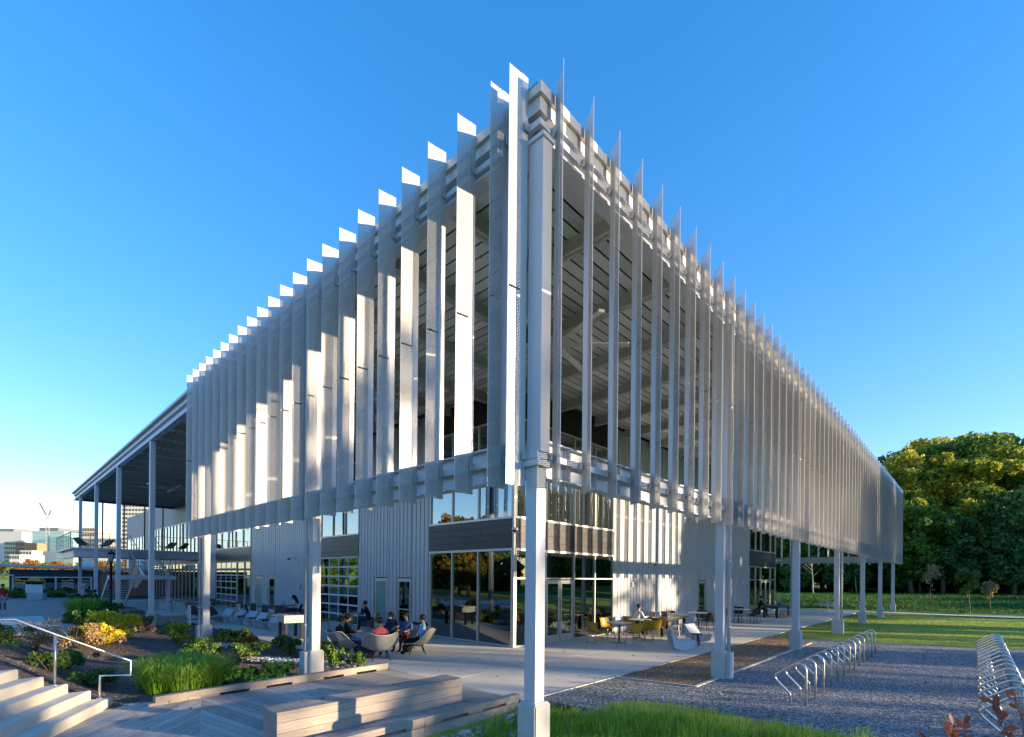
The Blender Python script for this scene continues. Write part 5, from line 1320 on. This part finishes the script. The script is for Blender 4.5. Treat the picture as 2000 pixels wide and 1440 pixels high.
# hedge before the low building
for i, (x, y) in enumerate([(-4.6, 60), (-2.8, 61.5), (-.6, 60.5), (1.2, 61.5), (3, 60.5), (-6.8, 59)]):
    shrub('hedge_shrub', 'green shrub in the row before the low dark building', x, y, 1.4, .85, leaf_light if i % 2 else leaf_shrub, 1500, .12, 'shrub row before the low building', 40+i)
# foreground grass, meadow weeds
rr = random.Random(31); b = MB(); cnt = 0
def fg_ok(x, y):
    # bounded by the gravel edge on the right and the curb on the left
    return y < 1.62 and x < 2.0+(1.75-y)*.17 and x > -1.2
while cnt < 5200:
    x, y = rr.uniform(-1.3, 3.6), rr.uniform(-3.6, 1.7)
    if not fg_ok(x, y): continue
    dx = (2.0+(1.75-y)*.17)-x
    if x < .45 and y > .8 and rr.random() < .8: continue
    if dx < .1 and rr.random() < .5: continue
    pn = mnoise.noise(Vector((x*1.6, y*1.6, 3))); blades(b, x, y, g(x, y), 7 if pn > -.25 else 4, rr.choice((.07, .10, .14, .19, .28))*(1+.6*pn), .10, rr, .0035, .5+.3*rr.random()); cnt += 1
o = b.build('grass', grassm); o['kind'] = 'stuff'; o['label'] = 'tall unmown grass in front of the corner column'
b = MB()
for _ in range(260):
    x, y = rr.uniform(-1.0, 3.4), rr.uniform(-3.2, 1.75)
    if y > 1.72 or x > 2.1+(1.75-y)*.2: continue
    blades(b, x, y, g(x, y), 2, rr.choice((.25, .34, .42)), .16, rr, .0028, .6)
o = b.build('dry_grass', leaf_tan); o['kind'] = 'stuff'; o['label'] = 'dry straw-coloured stalks scattered in the tall grass'
b = MB()
for _ in range(6500):
    t = rr.uniform(37, 66); l = rr.uniform(.28, 1.1)*t; x, y = at(t, l)
    if x < 43.8+.16*(2.6-y): continue
    blades(b, x, y, g(x, y), 4, rr.uniform(.08, .26), .25, rr, .02, .5)
o = b.build('meadow_grass', meadowm); o['kind'] = 'stuff'; o['label'] = 'rough grass on the rising ground before the wood'
b = MB()
for _ in range(9000):
    x, y = rr.uniform(17.8, 39), rr.uniform(-14, 1.7)
    if x < 17.9-.28*(y-1.7): continue
    blades(b, x, y, g(x, y), 3, rr.uniform(.02, .06), .06, rr, .006, .5)
o = b.build('lawn_grass', grassm); o['kind'] = 'stuff'; o['label'] = 'short mown lawn grass beyond the gravel'
# mulch chips, gravel chips, river stones
def chips(name, label, n, region, size, mat, zf, seed=1, flat=.4):
    r = random.Random(seed); b = MB(); k = 0
    while k < n:
        x, y = region(r)
        if x is None: continue
        s = size*r.uniform(.5, 1.5); z = zf(x, y); a = r.uniform(0, 6.28); ca, sa = math.cos(a)*s, math.sin(a)*s; h = s*flat*r.uniform(.5, 1.3); t = r.uniform(-.4, .4)*s
        b.add([(x-ca, y-sa, z+t*.3), (x+sa*.6, y-ca*.6, z), (x+ca, y+sa, z-t*.3+h*.2), (x-sa*.6, y+ca*.6, z), (x+.1*ca, y, z+h)], [(0, 1, 4), (1, 2, 4), (2, 3, 4), (3, 0, 4)]); k += 1
    o = b.build(name, mat); o['kind'] = 'stuff'; o['label'] = label; return o
chip_g = leafmat('gravel_chip', [(.055, .06, .068), (.14, .15, .168), (.25, .262, .28), (.56, .565, .57)], 0, .8)
chip_m = leafmat('mulch_chip', [(.08, .05, .032), (.20, .12, .075), (.36, .24, .15), (.50, .38, .26)], 0, .9)
chip_b = leafmat('bed_chip', [(.03, .022, .02), (.08, .056, .048), (.15, .105, .085), (.32, .26, .22)], 0, .9)
def rg(r):
    x = 2.3+(r.random()**1.8)*15.3; y = r.uniform(-6.5, 1.78)
    if x < 2.2+(1.8-y)*.15: return None, None
    if y > .04 and 5.3 < x < 16.9: return None, None
    return x, y
chips('gravel', 'loose blue-grey gravel chips under the bicycle racks', 30000, rg, .018, chip_g, lambda x, y: -.014, 2)
chips('mulch', 'brown bark mulch chips round the second right-hand column', 9000, lambda r: ((lambda x, y: (x, y) if x < 16.6 else (None, None))(r.uniform(5.35, 17), r.uniform(.05, 1.78))), .024, chip_m, lambda x, y: -.006, 3)
chips('bed_mulch', 'dark bark mulch scattered over the planting bed', 22000, lambda r: (-5.5+7.1*r.random(), 6.7+(r.random()**1.7)*16), .026, chip_b, lambda x, y: g(x, y)+.026, 4)
def stones(name, label, pts, smin, smax, seed, kind='stuff'):
    r = random.Random(seed); b = MB()
    for x, y, z in pts:
        s = r.uniform(smin, smax); b.ball((x, y, z+s*.25), (s*r.uniform(.8, 1.3), s*r.uniform(.7, 1.1), s*r.uniform(.4, .7)), 7, 5)
    b.sm = [True]*len(b.f); o = b.build(name, leafmat_stone); o['kind'] = kind; o['label'] = label
leafmat_stone = leafmat('river_stones', [(.22, .21, .20), (.42, .41, .39), (.62, .61, .58)], 0, .75)
r = random.Random(77); pts = []
for _ in range(900):
    t = r.random(); x = -.2+1.5*t+r.gauss(0, .16); y = 11.0-3.3*t+r.gauss(0, .30); 
    if x < 1.65: pts.append((x, y, g(x, y)+.03))
for _ in range(260): x, y = r.gauss(.6, .35), r.gauss(6.95, .12); y > 6.62 and x < 1.5 and pts.append((x, y, g(x, y)+.03))
for _ in range(300): x, y = r.gauss(.35, .3), r.gauss(14.1, .35); pts.append((x, y, g(x, y)+.03))
stones('river_stones', 'pale river stones running through the planting bed to the second column', pts, .02, .055, 5)
pts = []
for _ in range(430):
    x = r.uniform(-1.2, 1.6); y = 1.78-abs(r.gauss(0, .28))-.02; pts.append((x, y, g(x, y)))
stones('river_stones', 'pale river stones below the slotted timber curb', pts, .025, .065, 6)
r = random.Random(88); b = MB(); k = 0
while k < 420:
    x, y = r.uniform(-4, 18), r.uniform(-6.5, 6.3)
    if (x < -3.4 and y < 6) or (x < 2 and y < 1.9): continue
    if x < 2.3+(1.8-y)*.3 and y < 1.8: continue
    z = .004; s = r.uniform(.018, .045); a = r.uniform(0, 6.28); u = Vector((math.cos(a)*s, math.sin(a)*s, r.uniform(-.1, .3)*s)); v = Vector((-math.sin(a)*s*.6, math.cos(a)*s*.6, r.uniform(0, .4)*s)); p = Vector((x, y, z+s*.25))
    if abs(x+.8) < 1.8 and 2.6 < y < 3.15: p.z += .45
    b.add([p-u, p-v, p+u, p+v+Vector((0, 0, s*.2))], [(0, 1, 2), (0, 2, 3)]); k += 1
o = b.build('fallen_leaves', leaf_autumn); o['kind'] = 'stuff'; o['label'] = 'few fallen autumn leaves scattered over paving, gravel and boards'
# red-leaved twigs close to the viewer and a pale grass stalk
def twig(label, base, tips, seed, mat, ls):
    r = random.Random(seed); o = thing('red_leaved_twig', label, 'twig', base, 0, None); b = MB(); lv = []
    for tip in tips:
        tip = Vector(tip)-Vector(base); mid = tip*.6+Vector((r.gauss(0, .02), r.gauss(0, .02), .04)); b.tube([(0, 0, 0), mid, tip], [.004, .0028, .0015], 5); lv.append((mid, tip))
    b.build('stem', bark, o)
    for mid, tip in lv:
        for k in range(7):
            p = mid.lerp(tip, .35+.65*k/6); d = ((tip-mid).normalized()+Vector((r.gauss(0, .9), r.gauss(0, .9), r.gauss(0, .6)))).normalized(); s = ls*r.uniform(.6, 1.1); q = d.orthogonal().normalized(); q = Quaternion(d, r.uniform(0, 6.28)) @ q; nn = d.cross(q)
            l = MB(); l.add([p, p+d*s*.3+q*s*.22+nn*s*.05, p+d*s*.65+q*s*.26+nn*s*.04, p+d*s, p+d*s*.65-q*s*.26+nn*s*.04, p+d*s*.3-q*s*.22+nn*s*.05, p+d*s*.5], [(0, 1, 6), (1, 2, 6), (2, 3, 6), (3, 4, 6), (4, 5, 6), (5, 0, 6)], 0, True); l.build('leaf', mat, o)
    return o
def px3(t, l, z): x, y = at(t, l); return (x, y, z)
# placed at 2.6 m from the viewer: just below and inside the lower right corner of the view
twig('twig of dusky red leaves poking up at the lower right corner', px3(2.9, 2.66, 1.10), [px3(2.75, 2.46, 1.60), px3(2.85, 2.53, 1.53), px3(2.8, 2.36, 1.50), px3(2.9, 2.66, 1.56)], 3, leaf_red, .075)
twig('twig of red leaves against the right edge before the bike rack', px3(3.1, 3.15, 1.10), [px3(3.05, 2.98, 1.66), px3(3.0, 3.05, 1.72), px3(3.05, 3.02, 1.52)], 5, leaf_red, .075)
b = MB(); b.tube([px3(3.0, 2.72, 1.2), px3(3.0, 2.68, 1.48), px3(3.0, 2.62, 1.60), px3(3.0, 2.53, 1.66)], [.004, .0035, .003, .0015], 5); b.tube([px3(3.0, 2.66, 1.55), px3(3.0, 2.6, 1.56), px3(3.0, 2.58, 1.53)], [.003, .002, .001], 4)
o = b.build('grass_stalk', leafmat('pale_stalk', [(.35, .40, .18), (.45, .48, .25)], .2)); tag(o, 'single pale bent grass stalk above the gravel by the red leaves', 'grass stalk')

# ------------------------------------------------------------------ low building on the left
navyw = plain('navy_render', (.035, .05, .10), .7, 0, .12, 1); brickw = brickpave('brick_wall', (.42, .17, .10), (.52, .24, .15)); whiteroof = plain('pale_roof_trim', (.62, .60, .57), .6, 0, .1)
L = thing('low_building', 'low single-storey navy building with brick end and white window frames', 'building', (-3.6, 63.0, 0), R(-9))
# local x runs to the right in the picture, y away
b = MB(); b.box(.0, 6.6, 0, 10, 0, 2.7); b.build('wall', navyw, L)
b = MB(); b.box(6.62, 12.5, -.05, 10, 0, 2.6); b.build('brick_wall', brickw, L)
rf = MB(); rf.add([(-.5, -.6, 2.95), (13, -.6, 2.6), (13, 11, 2.6), (-.5, 11, 2.95), (-.5, -.6, 3.2), (13, -.6, 2.85), (13, 11, 2.85), (-.5, 11, 3.2)], [(3, 2, 1, 0), (4, 5, 6, 7), (0, 1, 5, 4), (1, 2, 6, 5), (2, 3, 7, 6), (3, 0, 4, 7)]); rf = rf.build('roof', whiteroof, L)
for x in (5.6, 10.4):
    b = MB(); b.box(x-.45, x+.45, 2, 3, 2.9, 3.3); b.box(x-.6, x+.6, 1.9, 3.1, 3.3, 3.38); b.box(x-.35, x+.35, 2.2, 2.8, 3.38, 3.9); b.build('roof_unit', white_paint, rf)
b = MB()
for x in (.25, 3.3, 6.0): b.box(x-.06, x+.06, -.12, -.01, .05, 2.0)
b.box(.31, 3.24, -.12, -.01, 1.9, 2.0); b.box(3.36, 5.94, -.12, -.01, 1.9, 2.0); wn = b.build('window', white_paint, L)
for x0, x1 in ((.31, 3.24), (3.36, 5.94)):
    b = MB(); b.box(x0, x1, -.06, -.03, .1, 1.9); b.build('pane', glass_low, wn)
b = MB(); b.box(-.9, .4, -.7, -.35, 2.1, 2.2); b.build('wall_canopy', white_paint, L)
# ------------------------------------------------------------------ skyline far left
def facade_mat(name, c1, c2, sx, sz, mort=.35, rough=.4, metal=0):
    m, nt, b = nodes(name); oc = nt.nodes.new('ShaderNodeTexCoord').outputs['Object']; sp = nt.nodes.new('ShaderNodeSeparateXYZ'); nt.links.new(oc, sp.inputs[0])
    u = math_n(nt, 'FRACT', math_n(nt, 'DIVIDE', math_n(nt, 'ADD', sp.outputs['X'], sp.outputs['Y']), sx)); v = math_n(nt, 'FRACT', math_n(nt, 'DIVIDE', sp.outputs['Z'], sz))
    k = math_n(nt, 'MULTIPLY', math_n(nt, 'GREATER_THAN', u, mort), math_n(nt, 'GREATER_THAN', v, mort)); nt.links.new(mix_rgb(nt, k, c1, c2), b.inputs['Base Color']); b.inputs['Roughness'].default_value = rough; b.inputs['Metallic'].default_value = metal
    return m
def tower(name, label, t, px0, px1, ytop, wall, winm, cols_, rows_, dpt=18, z0=-2, roofb=0, extra=None):
    """px range is where the block is seen from the plaza; built at its own distance t"""
    l0, l1 = t*(px0-1000)/966.4, t*(px1-1000)/966.4; zt = 2.4+t*(1127-ytop-(1000-(px0+px1)/2)*.0092)/966.4
    x0, y0 = at(t, l0); ang = math.atan2(Rv.y, Rv.x); W = l1-l0
    T = thing(name, label, 'building', (x0, y0, 0), ang)
    b = MB(); b.box(0, W, 0, dpt, z0, zt); b.build('wall', wall, T)
    if cols_:
        w_ = W/cols_; H = zt-2; h = H/rows_; b = MB()
        me = MB(); me.box(0, w_*.62, -.12, -.02, 0, h*.5); me = me.mesh('window', winm)
        for i in range(cols_):
            for j in range(rows_):
                put('window', me, T, loc=(w_*(i+.19), 0, 2+h*(j+.3)))
    if roofb: b = MB(); b.box(W*.15, W*.75, 2, dpt-2, zt, zt+roofb); b.build('roof_plant', steel_dark, T)
    return T, W, zt
wcream = plain('cream_render', (.62, .52, .38), .8, 0, .06, .1); wwhite = plain('white_render', (.68, .64, .56), .8, 0, .06, .1); wbrick = plain('tan_brick', (.40, .24, .13), .85, 0, .08, .1)
winp = plain('window_recess', (.08, .09, .10), .3); winb = facade_mat('curtain_wall', (.18, .26, .28), (.34, .50, .52), 1.6, 3.6, .08, .15, .5)
winb.node_tree.nodes['Principled BSDF'].inputs['Roughness'].default_value = .12
tower('glass_office', 'teal glass office tower under construction beside the crane', 420, 62, 124, 1037, winb, winp, 0, 0, 30, roofb=3)
tower('office_block', 'pale glass office block at the far left edge of the skyline', 460, -40, 42, 1038, facade_mat('banded_wall', (.55, .56, .56), (.30, .36, .40), 300, 3.4, .42, .3), winp, 0, 0, 30, roofb=3)
tower('apartment_block', 'cream apartment block with a grid of windows left of the glass tower', 380, 8, 32, 1058, wcream, winp, 6, 7)
tower('apartment_block', 'tan brick block between the cream block and the white houses', 370, 30, 46, 1059, wbrick, winp, 4, 7)
tower('apartment_block', 'white low block in front of the glass tower', 340, 38, 62, 1075, wwhite, winp, 4, 4)
tower('apartment_block', 'small white block right of the tan brick one', 330, 18, 38, 1083, wwhite, winp, 4, 3)
tower('apartment_block', 'cream apartment tower between the canopy columns', 400, 160, 184, 1030, wcream, winp, 5, 9)
tower('apartment_block', 'long low white block behind the terrace railing', 390, 184, 250, 1050, wwhite, winp, 14, 5)
tower('high_rise', 'tall white high-rise with dark window bands right of the third canopy column', 330, 237, 300, 960, wwhite, winp, 10, 20)
tower('apartment_block', 'low cream building under the terrace left of the stair', 230, 188, 214, 1103, wcream, winp, 3, 2, z0=-1)
t = thing('tower_crane', 'tower crane rising before the teal glass office', 'crane', (*at(410, 410*(92-1000)/966.4), 0)); b = MB(); H = 2.4+410*(118-0)/966.4*1.0; H = 48
for z in range(0, H-2, 3):
    for sx, sy, ex, ey in ((-1, -1, 1, -1), (1, -1, 1, 1), (1, 1, -1, 1), (-1, 1, -1, -1)): b.bar((sx, sy, z), (ex, ey, z+3), .25, .25)
for sx in (-1, 1):
    for sy in (-1, 1): b.bar((sx, sy, 0), (sx, sy, H), .35, .35)
b.build('mast', steel_dark, t); b = MB(); b.bar((0, 0, H), (-4.6, 3.8, H+12), .9, .9); b.bar((0, 0, H), (2, -2, H+6), .8, .8); b.bar((2, -2, H+6), (-5.8, 4.8, H+10.6), .2, .2); b.box(-1.4, 1.4, -1.4, 1.4, H-1, H+2); b.build('jib', steel_dark, t)
# trees under the skyline
for i in range(16):
    px = -60+i*24; t_ = 150+(i*53 % 40); x, y = at(t_, t_*(px-1000)/966.4)
    if i % 3: tree('autumn', 'autumn-coloured tree below the skyline, number %s from the left among them' % 'zero one two three four five six seven eight nine ten eleven'.split()[i-i//3], x, y, 5.8+(i*31 % 4)*.5, i, 'autumn trees below the skyline', z=0)
    else: tree('wood_e', 'dark tree below the skyline behind the low building', x, y, 6.4+(i*17 % 3)*.6, i, 'dark trees below the skyline', z=0)
tree('wood_b', 'green tree at the left edge beside the low building', -7.6, 58, 6, 1, None, z=0); tree('wood_a', 'small green tree behind the left lamp post', -8.6, 62, 5, 2, None, z=0)
# houses behind the viewer that the glass reflects
T = thing('brick_house', 'brick building standing off to the left behind the path', 'building', (-45, 18, 0), 0); b = MB(); b.box(0, 14, 0, 22, 0, 7.5); b.build('wall', brickw, T); b = MB(); b.box(-.4, 14.4, -.4, 22.4, 7.5, 7.9); b.build('roof', whiteroof, T)
for y in range(1, 21, 4):
    for z in (1, 4.2): b = MB(); b.box(14.0, 14.06, y, y+1.6, z, z+2); b.build('window', winp, T)
